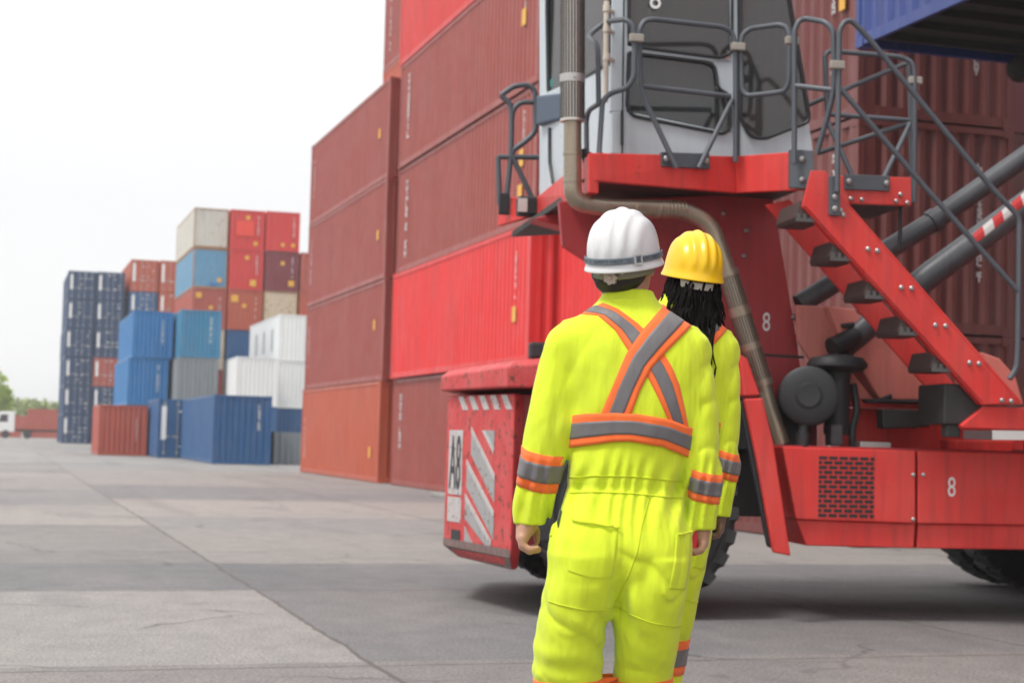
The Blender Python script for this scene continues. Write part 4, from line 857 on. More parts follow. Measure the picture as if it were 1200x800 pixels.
def wrinkle(F):
    near=np.abs(F.d)<.045; I=np.nonzero(near); X,Y,Z=[F.ax[i].astype(np.float32)[I[i]] for i in range(3)]      # only the shell round the surface
    w=.0030*nz3(X,Y,Z,13,1)+.0016*nz3(X,Y,Z,34,2)
    w+=.0060*nz3(X*1.0,Y,Z*.16,28,3)*np.exp(-((Z-1.36)/.16)**2)          # long soft folds down the back
    g=np.exp(-((Z-1.222)/.05)**2)+.9*np.exp(-((Z-1.135)/.06)**2); w+=.0052*g*np.sin(X*165+2.2*np.sin(X*31)+3*np.sin(Z*13))   # gathers at the elastic
    w+=.0042*np.exp(-((Z-1.194)/.012)**2)*(.7+.3*np.sin(X*300))                  # elastic cinch
    # sharp creases
    def crease(f,seed,amp,mask,sx=1,sz=1): 
        q=np.clip(1-np.abs(nz3(X*sx,Y,Z*sz,f,seed))*2.4,0,1); return amp*q*q*(.3+.7*np.clip(nz3(X,Y,Z,9,seed+50)+.4,0,1))*mask
    sg=lambda v,w_=.03:1/(1+np.exp(-np.clip(v/w_,-30,30)))
    arms=(np.abs(X-PX(735,480))>.19)
    w+=crease(24,7,.0055,arms*(Z>1.05),.5,1.0)
    w+=crease(20,8,.010,sg(.94-Z),.6,.9)+crease(34,18,.006,sg(.95-Z),.8,.7)                                     # bunched trouser legs
    w+=crease(24,9,.009,sg(1.15-Z)*sg(Z-.88),1.2,.5)+crease(24,19,.009,sg(Z-1.26)*sg(1.58-Z),1.25,.22)
    w+=.0030*np.exp(-((Z-.70)/.1)**2)*np.sin(Z*95+X*40+2*np.sin(X*22))*(X<-.03)*np.clip((Z*0+1),0,1)
    # armpit pulls
    for s,ax in ((-1,PX(668,430)),(1,PX(818,430))):
        r=np.sqrt((X-ax)**2+(Z-PZ(440))**2); w+=.0028*np.exp(-(r/.13)**2)*np.clip(r/.05,0,1)*nz3(X+s*Z*.8,Y,Z*.25-s*X*.2,44,21)
    dg=X*.80+(Z-PZ(700))*.60; w+=.0065*np.exp(-((Z-.93)/.11)**2)*np.sin(dg*62+2.5*np.sin(Z*16)+2*np.sin(X*19))*np.exp(-((X-PX(720,700))/.10)**2)
    F.d[near]+=w.astype(np.float32)
def coverall_field(parts,h,lo,hi):
    F=Field(lo,hi,h)
    if 't' in parts: F.loft(TORSO,.0,2.35)
    if 'l' in parts:
        F.loft(LLEG,.03,2.2); F.loft(RLEG,.012 if 'L' not in parts else .03,2.2)
        F.ellip((PX(688,650),-.068,PZ(655)),(.076,.084,.13),.05); F.ellip((PX(768,650),-.068,PZ(655)),(.072,.084,.13),.05)
    if 't' in parts and 'l' in parts:      # collar stands away from the neck
        pass
    wrinkle(F)
    if 'a' in parts:      # sleeves, with a clean cut at the cuffs
        Q=Field(lo,hi,h); Q.loft(LARM,0,2.1); Q.loft(RARM,0,2.1); wrinkle(Q); Q.d=np.maximum(Q.d,(PZ(617)-Q.ax[2])[None,None,:]).astype(np.float32)
        hh=np.maximum(.024-np.abs(F.d-Q.d),0)/.024; F.d=np.minimum(F.d,Q.d)-hh*hh*.006
    return F
def bvh(me): return BVHTree.FromPolygons([v.co.copy() for v in me.vertices],[tuple(p.vertices) for p in me.polygons])
LO=(-.36,-.24,.06); HI=(.32,.24,1.76)
def strip(tree,left,right,name,mat,parent,s0=0,s1=1,off=.003,n=60,m=8,front=False):
    """cloth tape laid on the suit between two edges given as (x,z) polylines"""
    def res(pl,t):
        d=[0]
        for a,b in zip(pl,pl[1:]): d.append(d[-1]+math.hypot(b[0]-a[0],b[1]-a[1]))
        q=t*d[-1]; return np.interp(q,d,[p[0] for p in pl]),np.interp(q,d,[p[1] for p in pl])
    vs=[];ok=True;b=MB(); G=[]
    for i in range(n+1):
        row=[]
        l=res(left,i/n); r=res(right,i/n)
        for j in range(m+1):
            s=s0+(s1-s0)*j/m; x=l[0]*(1-s)+r[0]*s; z=l[1]*(1-s)+r[1]*s
            hit=tree.ray_cast(Vector((x,1.0 if front else -1.0,z)),Vector((0,-1 if front else 1,0)))
            if hit[0] is None: row.append(None); continue
            nn=hit[1]; 
            if (nn.y>0)!=front: nn=-nn
            row.append(hit[0]+nn*off)
        G.append(row)
    for i in range(n):
        for j in range(m):
            q=[G[i][j],G[i+1][j],G[i+1][j+1],G[i][j+1]]
            if any(p is None for p in q): continue
            if max((q[0]-q[2]).length,(q[1]-q[3]).length)>.09: continue
            b.add(q,[(0,1,2,3) if not front else (3,2,1,0)])
    me=b.build(name,mat,mesh_only=True)
    bm=bmesh.new(); bm.from_mesh(me); bmesh.ops.remove_doubles(bm,verts=bm.verts,dist=.0002); bm.to_mesh(me); bm.free()
    me.polygons.foreach_set('use_smooth',[True]*len(me.polygons)); o=link(name,me,parent)
    so=o.modifiers.new('thick','SOLIDIFY'); so.thickness=.0018; so.offset=-1; return o
def ringband(tree,tab,z0f,z1f,name,mat,parent,off=.003,n=72,m=6):
    t=np.array(sorted(tab)); G=[]
    for j in range(m+1):
        row=[]
        for i in range(n):
            a=2*PI*i/n; dx,dy=math.cos(a),math.sin(a); z=z0f(dx,dy)*(1-j/m)+z1f(dx,dy)*j/m
            cx=np.interp(z,t[:,0],t[:,1]); cy=np.interp(z,t[:,0],t[:,2])
            rs=1.3*max(np.interp(z,t[:,0],t[:,3]),np.interp(z,t[:,0],t[:,4])); h=tree.ray_cast(Vector((cx+dx*rs,cy+dy*rs,z)),Vector((-dx,-dy,0)))
            row.append((h[0]+Vector((dx,dy,0))*off) if h[0] else Vector((cx+dx*np.interp(z,t[:,0],t[:,3]),cy+dy*np.interp(z,t[:,0],t[:,4]),z)))
        G.append(row)
    b=MB(); b.add([p for r in G for p in r],[(j*n+i,j*n+(i+1)%n,(j+1)*n+(i+1)%n,(j+1)*n+i) for j in range(m) for i in range(n)])
    o=b.build(name,mat,parent,True); so=o.modifiers.new('thick','SOLIDIFY'); so.thickness=.003; so.offset=-1; return o
def poly(*p): return [(PX(x,y),PZ(y)) for x,y in p]
_shared={}
def suit_meshes():
    if _shared: return _shared
    F=coverall_field('tla',.0045,LO,HI); _shared['all']=F.mesh('coverall',1)
    Fb=coverall_field('tl',.006,LO,HI); _shared['body']=bvh(Fb.mesh('tmp_torso',1)); 
    Fa=coverall_field('a',.006,LO,HI); _shared['arms']=bvh(Fa.mesh('tmp_arms',1))
    Fl=coverall_field('l',.006,LO,HI); _shared['legs']=bvh(Fl.mesh('tmp_legs',1))
    _shared['tree']=bvh(_shared['all'])
    return _shared
def helmet(parent,mat,loc,yaw,pitch,s=1.0,name='helmet',sz=1.0):
    b=MB(); n=96; prof=[]
    vz=[-.012,-.004,.004,.012,.022,.034,.05,.07,.09,.105,.118,.129,.138,.144,.148,.150]
    Hh=.150; rows=[]
    for z in vz:
        v=max(z,0)/Hh; k=max(1-v**2.5,0)**.5 if v<1 else 0
        fl=.010*max(0,1-(z+.012)/.030)**1.4
        rows.append((z,k,fl))
    vs=[]
    for z,k,fl in rows:
        for j in range(n):
            a=2*PI*j/n; ca,sa=math.cos(a),math.sin(a)
            peak=.035*max(0,sa)**3*max(0,1-(z+.012)/.03)      # front peak
            x=ca*(.100*k+fl); y=sa*(.128*k+fl+peak)
            up=0
            if z>.02:
                for x0,am in ((0,.0065),(.036,.006),(-.036,.006),(.070,.0048),(-.070,.0048)):
                    e=(x-x0)/.0095; up+=am*math.exp(-e**4)*min(1,(z-.02)/.03)
            nx,ny,nzv=ca*k,sa*k,.6*(1-k)+.15; ln=math.sqrt(nx*nx+ny*ny+nzv*nzv)
            vs.append((x+nx/ln*up,y+ny/ln*up,z+nzv/ln*up))
    m=len(rows); fs=[(i*n+j,i*n+(j+1)%n,(i+1)*n+(j+1)%n,(i+1)*n+j) for i in range(m-1) for j in range(n)]+[tuple(range((m-1)*n,m*n))]
    b.add(vs,fs); o=b.build(name,mat,parent,True); so=o.modifiers.new('thick','SOLIDIFY'); so.thickness=.0045; so.offset=-1
    su=o.modifiers.new('sub','SUBSURF'); su.levels=1; su.render_levels=1
    o.location=loc; o.rotation_euler=(pitch,0,yaw); o.scale=(s,s,s); o.rotation_mode='XYZ'
    o.matrix_basis=Matrix.Translation(loc)@Matrix.Rotation(yaw,4,'Z')@Matrix.Rotation(pitch,4,'X')@Matrix.Diagonal((s,s,s*sz,1))
    return o
def person(kind,loc,rz,label,scale,skin,head_dx=0.0,yaw=0.0,head_dz=0.0):
    S=suit_meshes(); root=empty('person',loc,rz); tag(root,label,'person','two workers in yellow coveralls'); root.scale=scale
    # ---- body: head, neck, trunk, limbs and both hands in one skin
    F=Field((-.36,-.24,.02),(.34,.26,1.93),.0040)
    inner=lambda tab,k=.82:[(z,cx,cy,a*k,b*k) for z,cx,cy,a,b in tab]
    F.loft(inner([t for t in TORSO if t[0]<PZ(374)],.76),.02); F.loft(inner(LLEG,.62),.0); F.loft(inner(RLEG,.62),.0); F.loft(inner(LARM,.6),.02); F.loft(inner(RARM,.6),.02)
    nx=PX(739,352)
    hx=PX(735,300)+head_dx; hz_=PZ(298)+head_dz
    F.capsule((nx,.005,PZ(385)),(hx,.012,PZ(330)),.062,.056,.03)
    cy_,sy_=math.cos(yaw),math.sin(yaw)
    def hp(x,y,z): return (hx+cy_*x-sy_*y,.02+sy_*x+cy_*y,hz_+z)
    rot=[(cy_,-sy_,0),(sy_,cy_,0),(0,0,1)]; rot=np.array(rot).tolist(); rot=[[cy_,-sy_,0],[sy_,cy_,0],[0,0,1]]
    skz=1.0 if kind=='man' else .80
    F.ellip(hp(0,-.005,.015*skz),(.077,.096,.098*skz),.02,rot=rot); F.ellip(hp(0,.035,-.055),(.060,.066,.075),.03,rot=rot)      # skull, jaw
    F.ellip(hp(0,.075,-.105),(.028,.022,.022),.02)                                                            # chin
    F.capsule(hp(0,.098,-.005),hp(0,.116,-.045),.010,.014,.012); F.capsule(hp(-.02,.092,-.078),hp(.02,.092,-.078),.008,.008,.006)  # nose, lips
    for sx in (-1,1):
        F.ellip(hp(sx*.032,.088,-.008),(.014,.010,.011),.006,'sub'); F.ellip(hp(sx*.032,.080,-.008),(.012,.012,.012),.0)           # eye sockets, eyes
        F.capsule(hp(sx*.018,.094,.012),hp(sx*.048,.084,.012),.006,.005,.01)
        F.ellip(hp(sx*.080,.0,-.025),(.010,.019,.032),.006,rot=rot); F.ellip(hp(sx*.088,.006,-.022),(.006,.010,.018),.003,'sub',rot=rot)                        # ears
    def hand(side):
        if side<0: q=lambda px,py,y:(PX(px,py),y,PZ(py))
        wr=q(624,606,.010) if side<0 else (PX(822,608),-.012,PZ(608))
        if side<0:
            F.capsule(wr,q(622,618,.012),.025,.026,.01)
            F.capsule(q(620,618,-.010),q(616,632,-.016),.021,.017,.014); F.capsule(q(622,618,.030),q(617,632,.034),.020,.016,.014); F.capsule(q(619,620,.01),q(616,631,.01),.022,.018,.014)
            fing=[(-.028,.0,.0092,633,643),(-.010,2.5,.0098,635,646),(.010,3.0,.0098,635,645),(.029,1.0,.0088,632,642)]
            for y,dy,r,tx,ty in fing:
                F.capsule(q(615,632,y),q(615.5,640+dy,y),r*1.1,r,.007); F.capsule(q(615.5,640+dy,y),q(624,645+dy,y-.002),r,r*.95,.003); F.capsule(q(624,645+dy,y-.002),q(tx,ty,y+.002),r*.92,r*.75,.002)
            F.capsule(q(626,616,.046),q(632,626,.050),.013,.011,.010); F.capsule(q(632,626,.050),q(633,637,.040),.0105,.0085,.003)
        else:
            q=lambda px,py,y:(PX(px,py),y,PZ(py))
            F.capsule(wr,q(822,622,-.012),.025,.026,.01); F.capsule(q(824,622,-.03),q(825,633,-.034),.018,.015,.014); F.capsule(q(823,622,.006),q(824,633,.008),.019,.016,.014)
            for y,dy,r in ((-.046,0,.0085),(-.027,2,.0095),(-.008,2.5,.0095),(.011,1,.009)):
                F.capsule(q(825,632,y),q(823,639+dy,y),r*1.08,r,.006); F.capsule(q(823,639+dy,y),q(815,642+dy,y),r,r*.9,.003); F.capsule(q(815,642+dy,y),q(809,640+dy,y),r*.9,r*.72,.003)
            F.capsule(q(818,620,.02),q(812,630,.03),.013,.011,.01); F.capsule(q(812,630,.03),q(809,640,.022),.0105,.0085,.003)
    hand(-1); hand(1)
    body=link('body',F.mesh('body',1),root); body.data.materials.append(skin)
    # boots
    for cx,cy in ((PX(672,1100),-.02),(PX(757,1100),.03)):
        b=MB(); out=[]
        ys=[(-.11,.032,.10),(-.09,.042,.13),(-.03,.044,.135),(.05,.046,.10),(.12,.050,.075),(.165,.040,.06),(.185,.02,.05)]
        m=10
        for y,hw,hh in ys:
            for j in range(m): a=PI*j/(m-1); out.append((cx+math.cos(a)*hw,cy+y,.0+max(0,math.sin(a))**.7*hh))
        b.add(out,[(i*m+j,(i+1)*m+j,(i+1)*m+j+1,i*m+j+1) for i in range(len(ys)-1) for j in range(m-1)]+[tuple(range(m)),tuple(reversed(range((len(ys)-1)*m,len(ys)*m)))]+[((i+1)*m,i*m,i*m+m-1,(i+1)*m+m-1) for i in range(len(ys)-1)])
        b.build('boot',M['boot'],root,True)
    # ---- coverall
    co=link('coverall',S['all'],root); 
    if not S['all'].materials: S['all'].materials.append(M['suit'])
    # collar
    b=MB(); n=48; rows=[]
    for z,k,py in ((0,1.0,366),(.009,.97,362),(.017,.93,358),(.024,.90,354.5),(.026,.86,353.5)):
        for j in range(n):
            a=2*PI*j/n; dy=-math.sin(a); lift=.006*max(0,-math.sin(a))
            rows.append((PX(740,py)+math.cos(a)*.083*k,.005+math.sin(a)*.078*k,PZ(py)+lift-(.018 if math.sin(a)>.3 else 0)*math.sin(a)))
    b.add(rows,[(i*n+j,i*n+(j+1)%n,(i+1)*n+(j+1)%n,(i+1)*n+j) for i in range(4) for j in range(n)])
    o=b.build('collar',M['suit2'],co,True); so=o.modifiers.new('t','SOLIDIFY'); so.thickness=.004
    tr=S['tree']; tb=S['body']
    # cross straps
    def strap(l,r,o=.0025):
        strip(tr,l,r,'orange_strap',M['orange'],co,0,1,o,60,8); strip(tr,l,r,'reflective_strap',M['silver'],co,.25,.75,o+.0013,60,6)
    strap(poly((677,370),(703,373),(722,390),(738,416),(750,431),(758,443.6),(769,465),(783,495)),poly((710,357),(727,365),(748,381),(762,395),(778,417),(786,430),(795,451),(806,500)),.0014)
    strap(poly((779,360),(755,387.5),(735,416),(719,453.6),(703,492)),poly((812,382),(782,412),(762,434),(750,458),(737,492)),.0036)
    # tape over the shoulders, continuing down the front
    for x in (693,795):
        strip(tr,poly((x-15,374),(x-13,500)),poly((x+17,374),(x+12,500)),'orange_strap',M['orange'],co,0,1,.002,40,6,True); strip(tr,poly((x-15,374),(x-13,500)),poly((x+17,374),(x+12,500)),'reflective_strap',M['silver'],co,.25,.75,.004,40,6,True)
    # chest band
    top=poly((669,490),(690,486.5),(720,485),(746,485.5),(784,491),(812,501),(828,508)); bot=poly((669,526.5),(690,523),(720,518),(738,517),(775,522),(806,534),(822,541))
    strip(tb,top,bot,'orange_band',M['orange'],co,0,1,.0062,90,8); strip(tb,top,bot,'reflective_band',M['silver'],co,.26,.74,.0076,90,6)
    strip(tb,top,bot,'orange_band',M['orange'],co,0,1,.003,90,8,True); strip(tb,top,bot,'reflective_band',M['silver'],co,.26,.74,.0052,90,6,True)
    # sleeve and leg bands
    ta=S['arms']; tl=S['legs']
    up_=0 if kind=='man' else 15
    for tab,py0,py1,sl in ((LARM,530-up_,573-up_,.03),(RARM,546-up_,580-up_,.02)):
        c0=PZ(py0); c1=PZ(py1); f=lambda z:(lambda dx,dy:z-.010*dx-.012*(-dy))
        ringband(ta,tab,f(c1),f(c0),'orange_band',M['orange'],co,.0025); ringband(ta,tab,f(c1+(c0-c1)*.26),f(c1+(c0-c1)*.74),'reflective_band',M['silver'],co,.0048)
    for tab,py0 in ((LLEG,793-up_),(RLEG,793-up_)):
        for z1 in (PZ(py0),PZ(py0+190)):
            c=lambda z:(lambda dx,dy:z+.006*dx)
            ringband(tl,tab,c(z1-.10),c(z1),'orange_band',M['orange'],co,.003); ringband(tl,tab,c(z1-.074),c(z1-.026),'reflective_band',M['silver'],co,.0052)
    # back pockets and stitched seams
    strip(tr,poly((673,608),(669,640),(667,664),(690,670)),poly((723,615),(721,640),(716,670),(706,670)),'pocket',M['suit2'],co,0,1,.0018,30,14)
    strip(tr,poly((789,621),(786,650),(780,681)),poly((808,620),(806,650),(800,683)),'pocket',M['suit2'],co,0,1,.0018,30,8)
    def seam(*p,w=1.0,off=.002): strip(tr,poly(*[(x,y-w) for x,y in p]),poly(*[(x,y+w) for x,y in p]),'seam',M['seam'],co,0,1,off,50,1)
    def vseam(*p,w=1.0,off=.002): strip(tr,poly(*[(x-w,y) for x,y in p]),poly(*[(x+w,y) for x,y in p]),'seam',M['seam'],co,0,1,off,50,1)
    seam((672,608),(700,612),(724,614.5),w=1.6,off=.007); seam((789,621),(808,619.5),w=1.6,off=.007)
    seam((645,700),(690,708),(722,706),off=.0006,w=.6); seam((722,706),(760,720),(802,727),off=.0006,w=.6); seam((670,560),(700,557),(740,556.5),(800,561),off=.0008,w=.7); seam((670,578),(700,575.5),(740,576),(800,581),off=.0008,w=.7)
    vseam((760,580),(750,610),(744,640),(734,668),(722,700),w=1.0,off=.0008)
    vseam((665,582),(650,620),(643,650),(640,690),w=1.0)
    strip(tr,poly((662,583),(655,600)),poly((664.5,586),(657,618)),'pocket_opening',M['elastic'],co,0,1,.0035,12,3) if kind=='man' else None
    # ---- helmet, hair
    if kind=='man':
        hl=helmet(root,M['hat_w'],(PX(736,309)+head_dx,.008,PZ(309)+.006),yaw,math.radians(14),.94)
        # elastic chin strap wrapped round the shell with its lettering
        n=96; b=MB(); rows=[]
        def shell(a,z,o): 
            v=max(z,0)/.150; k=max(1-v**2.5,0)**.5; fl=.010*max(0,1-(z+.012)/.030)**1.4; return (math.cos(a)*(.100*k+fl+o),math.sin(a)*(.128*k+fl+o),z)
        for z,o_ in ((.010,.0035),(.0115,.0062),(.0265,.0062),(.028,.0035)):
            for j in range(n): rows.append(shell(2*PI*j/n,z,o_))
        b.add(rows,[(i*n+j,i*n+(j+1)%n,(i+1)*n+(j+1)%n,(i+1)*n+j) for i in range(3) for j in range(n)]); sp_=b.build('helmet_strap',M['band'],hl,True)
        tv,tf=text_pts('SAFETY FIRST  O  SAFETY FIRST  O  SAFETY FIRST',1.0); xs=[p[0] for p in tv]; x0,x1=min(xs),max(xs)
        span=PI*.98; b=MB(); c=1.5*PI
        b.add([shell(c-span/2+(p[0]-x0)/(x1-x0)*span,.0145+p[1]*.0125,.0072) for p in tv],[tuple(f) for f in tf]); b.build('strap_lettering',M['ink'],sp_)
        a=1.5*PI+.80; q=Vector(shell(a,.019,.008)); b=MB(); b.lathe([(0,.002),(.0,.002)],(0,0,0),(0,0,1),4) if False else None
        for da in (-.085,.085): 
            pp=[shell(a+da-.02,.006,.009),shell(a+da+.02,.006,.009),shell(a+da+.02,.032,.009),shell(a+da-.02,.032,.009)]; b.ext(pp,tuple(Vector((-math.cos(a),-math.sin(a),0))*.004))
        for z in (.006,.029): 
            pp=[shell(a-.1,z,.009),shell(a+.1,z,.009),shell(a+.1,z+.004,.009),shell(a-.1,z+.004,.009)]; b.ext(pp,tuple(Vector((-math.cos(a),-math.sin(a),0))*.004))
        b.build('strap_buckle',M['retro_g'],sp_)
        # ratchet band and knob under the back of the shell
        b=MB(); rows=[]; n=40
        for z in (-.010,-.013,-.026,-.029):
            for j in range(n+1):
                a=PI*(1+.02)+PI*.96*j/n; o_=.004 if -.028<z<-.012 else 0; dip=-.004*math.sin(-a if False else a)**2
                rows.append((math.cos(a)*(.084+o_),math.sin(a)*(.106+o_)+.004,z+dip*1.0))
        n1=n+1; b.add(rows,[(i*n1+j,i*n1+j+1,(i+1)*n1+j+1,(i+1)*n1+j) for i in range(3) for j in range(n)]); o=b.build('suspension_band',M['susp'],hl,True); so=o.modifiers.new('t','SOLIDIFY'); so.thickness=.003
        b=MB(); m=36
        for h_ in (0,.012):
            b.v+=[(.0+math.cos(2*PI*j/m)*(.0185+.0022*math.cos(7*2*PI*j/m)),-.108-h_,-.026+math.sin(2*PI*j/m)*(.0185+.0022*math.cos(7*2*PI*j/m))) for j in range(m)]
        b.f+=[(j,(j+1)%m,m+(j+1)%m,m+j) for j in range(m)]+[tuple(range(m,2*m))]; b.lathe([(.0,.006),(.004,.005)],(0,-.120,-.026),(0,-1,0),14)
        b.build('ratchet_knob',M['knob'],hl,False)
        b=MB()
        for x in (-.035,.035): b.box((x-.004,-.118,-.018),(x+.004,-.108,-.004))
        b.build('suspension_clip',M['susp_w'],hl,bevel=.001)
        # short hair under the helmet down to the nape
        Fh=Field((-.30,-.24,1.58),(.30,.26,1.92),.004)
        Fh.ellip(hp(0,-.008,.012),(.0815,.099,.102),.0,rot=rot); Fh.ellip(hp(0,-.035,-.050),(.0640,.056,.068),.03,rot=rot)
        sl,X,Y,Z=Fh.sub((-.3,-.24,1.58),(.3,.26,1.92),0); yy=-sy_*(X-hx)+cy_*(Y-.02)
        cut=np.maximum(yy-(.018+.25*np.maximum(Z-hz_,0)),(PZ(343)-Z)); Fh.d[sl]=np.maximum(Fh.d[sl],cut); Fh.d[sl]+=(.0015*nz3(X,Y,Z,160,4)).astype(np.float32)
        h=link('hair',Fh.mesh('hair',1),root); h.data.materials.append(M['hair'])
    else:
        hl=helmet(root,M['hat_y'],(PX(734,309)+head_dx,.012,PZ(309)+.012+head_dz),yaw,math.radians(8),1.0,'helmet',.84)
        b=MB(); rows=[]; n=30
        for z in (-.010,-.014,-.034,-.038):
            for j in range(n+1):
                a=PI*1.22+PI*.56*j/n; o_=.004 if -.035<z<-.012 else 0; rows.append((math.cos(a)*(.080+o_),math.sin(a)*(.112+o_),z-.006*math.sin(a)**2))
        n1=n+1; b.add(rows,[(i*n1+j,i*n1+j+1,(i+1)*n1+j+1,(i+1)*n1+j) for i in range(3) for j in range(n)]); o=b.build('suspension_band',M['susp_w'],hl,True); so=o.modifiers.new('t','SOLIDIFY'); so.thickness=.003
        r=random.Random(11); b=MB()
        for i in range(300):
            a=PI*(1.0+1.0*r.random())+(r.uniform(-.25,.25)); lv=r.random()
            px,py_=math.cos(a)*.082,math.sin(a)*.098-.002
            z0=r.uniform(-.045,.01); ln=r.uniform(.12,.27)*(1.0 if a>PI*1.45 else .75)
            sp0=r.uniform(1.05,1.40); pts=[];ph=r.uniform(0,6.28)
            for k in range(12):
                t_=k/11; wv=.010*t_; q=hp(px*(1+(sp0-1)*t_*1.1)+wv*math.sin(ph+k*1.1),py_*(1+(sp0-1)*t_)-.012*t_+wv*math.cos(ph+k*.9),z0-ln*t_); pts.append(q)
            rd=r.uniform(.0030,.0058); b.tube(pts,[rd*(.9+.25*math.sin(k*2.1+ph)) if k<11 else rd*.4 for k in range(12)],6)
        for i in range(46):
            a=PI*r.uniform(1.35,2.05); px,py_=math.cos(a)*.085,math.sin(a)*.10-.004; z0=r.uniform(-.05,-.01); ln=r.uniform(.22,.33); ph=r.uniform(0,6.28); sp0=r.uniform(1.1,1.55); pts=[]
            for k in range(14):
                t_=k/13; wv=.013*t_; pts.append(hp(px*(1+(sp0-1)*t_)+wv*math.sin(ph+k*.8),py_*(1+(sp0-1)*t_)-.02*t_+wv*math.cos(ph+k*.7),z0-ln*t_))
            rd=r.uniform(.0035,.0052); b.tube(pts,[rd*(.9+.2*math.sin(k*1.7+ph)) if k<13 else rd*.4 for k in range(14)],6)
        b.build('dreadlocks',M['dread'],root,True)
        Fh=Field((-.30,-.24,1.58),(.34,.26,1.92),.005); Fh.ellip(hp(0,-.010,.008),(.081,.098,.084),.0,rot=rot); Fh.ellip(hp(0,-.035,-.060),(.070,.060,.085),.03,rot=rot)
        sl,X,Y,Z=Fh.sub((-.3,-.24,1.58),(.34,.26,1.92),0); yy=-sy_*(X-hx)+cy_*(Y-.02); Fh.d[sl]=np.maximum(Fh.d[sl],yy-.02-.2*np.maximum(Z-hz_,0))
        h=link('hair',Fh.mesh('hair',1),root); h.data.materials.append(M['hair'])
    return root
RZ=-.3055
man=person('man',(1.567,3.972,0),RZ,'person in yellow coverall and white helmet seen from behind, nearest the camera',(1,1,1),M['skin'],0,math.radians(-24))
_shared.clear(); LLEG=[(z,cx+.135/(1+math.exp((z-.90)/.05)),cy+.06/(1+math.exp((z-.75)/.05)),a,b) for z,cx,cy,a,b in LLEG]     # narrower stance
woman=person('woman',(1.778,4.435,0),RZ,'person in yellow helmet with long dreadlocks, half hidden behind the white helmet',(.84,.9,1.027),M['skin_dark'],.050,math.radians(12),-.022)
woman.rotation_euler=(0,math.radians(4.3),RZ)
# red handset held in the nearer worker's right hand
o=MB().box((-.012,-.034,-.040),(.012,.034,.045)).box((-.006,-.02,.044),(.006,-.008,.085)).build('handset',M['phone'],None,False,.006)
cr,sr=math.cos(RZ),math.sin(RZ); lx,ly,lz=PX(813,630),-.012,PZ(629)
o.location=(1.567+cr*lx-sr*ly,3.972+sr*lx+cr*ly,lz); o.rotation_euler=(0,0,RZ); tag(o,'small red handset held in the right hand of the white helmet worker','handset')

# ------------------------------------------------------------------ far truck, trees
def leaf_crown(name,c,rx,ry,rz_,n,size,mat,parent=None,seed=1):
    r=np.random.RandomState(seed); b=MB()
    lob=[(r.uniform(-.6,.6)*rx,r.uniform(-.6,.6)*ry,r.uniform(-.5,.65)*rz_,r.uniform(.3,.55)) for _ in range(14)]
    for i in range(n):
        l=lob[r.randint(len(lob))]; d=r.normal(size=3); d/=np.linalg.norm(d); k=r.uniform(.55,1.05)*l[3]
        p=np.array([c[0]+l[0]+d[0]*k*rx,c[1]+l[1]+d[1]*k*ry,c[2]+l[2]+d[2]*k*rz_])
        a=r.normal(size=3); a/=np.linalg.norm(a); q=np.cross(a,r.normal(size=3)); q/=np.linalg.norm(q); s=size*r.uniform(.6,1.4)
        b.add([p-a*s,p+q*s*.5,p+a*s,p-q*s*.5],[(0,1,2,3)])
    return b.build(name,mat,parent)
M['leaf']=plain('yellow_green_leaves',(.34,.47,.06),.6,0,.6,.6)
M['leaf2']=plain('hedge_leaves',(.32,.38,.12),.6,0,.6,.6)
M['bark']=plain('bark',(.09,.07,.05),.9)
t=empty('broadleaf_tree',(-1.5,236,0)); tag(t,'bright green broadleaf tree at the far left edge of the yard','tree')
b=MB(); b.tube([(0,0,0),(.1,0,2),(-.1,.1,4.5),(.2,0,7)],[.35,.28,.2,.08]); b.tube([(0,0,2.5),(1.6,.2,5)],[.18,.06]); b.tube([(-.1,0,3),(-1.5,-.3,5.5)],[.16,.05]); b.build('trunk',M['bark'],t)
leaf_crown('crown',(0,0,6.0),4.6,4.4,4.6,5200,.34,M['leaf'],t,3)
b=leaf_crown('far_treeline',(9,300,2.9),9,4,3.4,4200,.5,M['leaf2'],None,5); tag(b,'low pale green line of shrubs beyond the far red containers','treeline',kind='stuff')
# parked lorry carrying a red box, seen side on
G3='red containers at the end of the yard'
def sidebox(x,y,z,Lr,h,col,label):
    t=container((x,y,z),col,Lr,h,label,G3,'end',1,None,None,-PI/2); return t
ty=203.0
t=empty('parked_lorry',(-3.2,ty,0)); tag(t,'white cab lorry parked side on at the far left carrying a red container','lorry')
b=MB().ext([(-.2,0,.75),(-.2,0,1.9),(.15,0,3.15),(1.9,0,3.2),(1.9,0,.75)],(0,2.3,0)); b.build('cab',M['white'],t,bevel=.08)
MB().ext([(.05,-.01,1.95),(.3,-.01,2.8),(1.1,-.01,2.85),(1.1,-.01,1.95)],(0,.03,0)).build('window',M['ink'],t)
MB().box((1.95,.2,.85),(11.2,2.2,1.12)).build('chassis',M['soot'],t)
for x in (.9,3.4,8.6,9.9):
    MB().lathe([(0,.3),(.02,.48),(.3,.5),(.32,.3)],(x,-.02,.5),(0,1,0),20).build('wheel',M['tyre'],t)
MB().box((2.3,.1,1.12),(3.4,2.2,2.6)).build('headboard',cmat('orange_red'),t)
t.location=(.2,ty,0)
sidebox(3.55,ty+2.36,1.13,L20,2.45,'orange_red','red container riding on the bed of the white cab lorry')
sidebox(-9,ty+22,0,L40,HC,'orange_red','red container on the ground behind the white lorry cab, left')
sidebox(3.6,ty+24,0,L40,HC,'orange_red','red container on the ground behind the lorry bed')

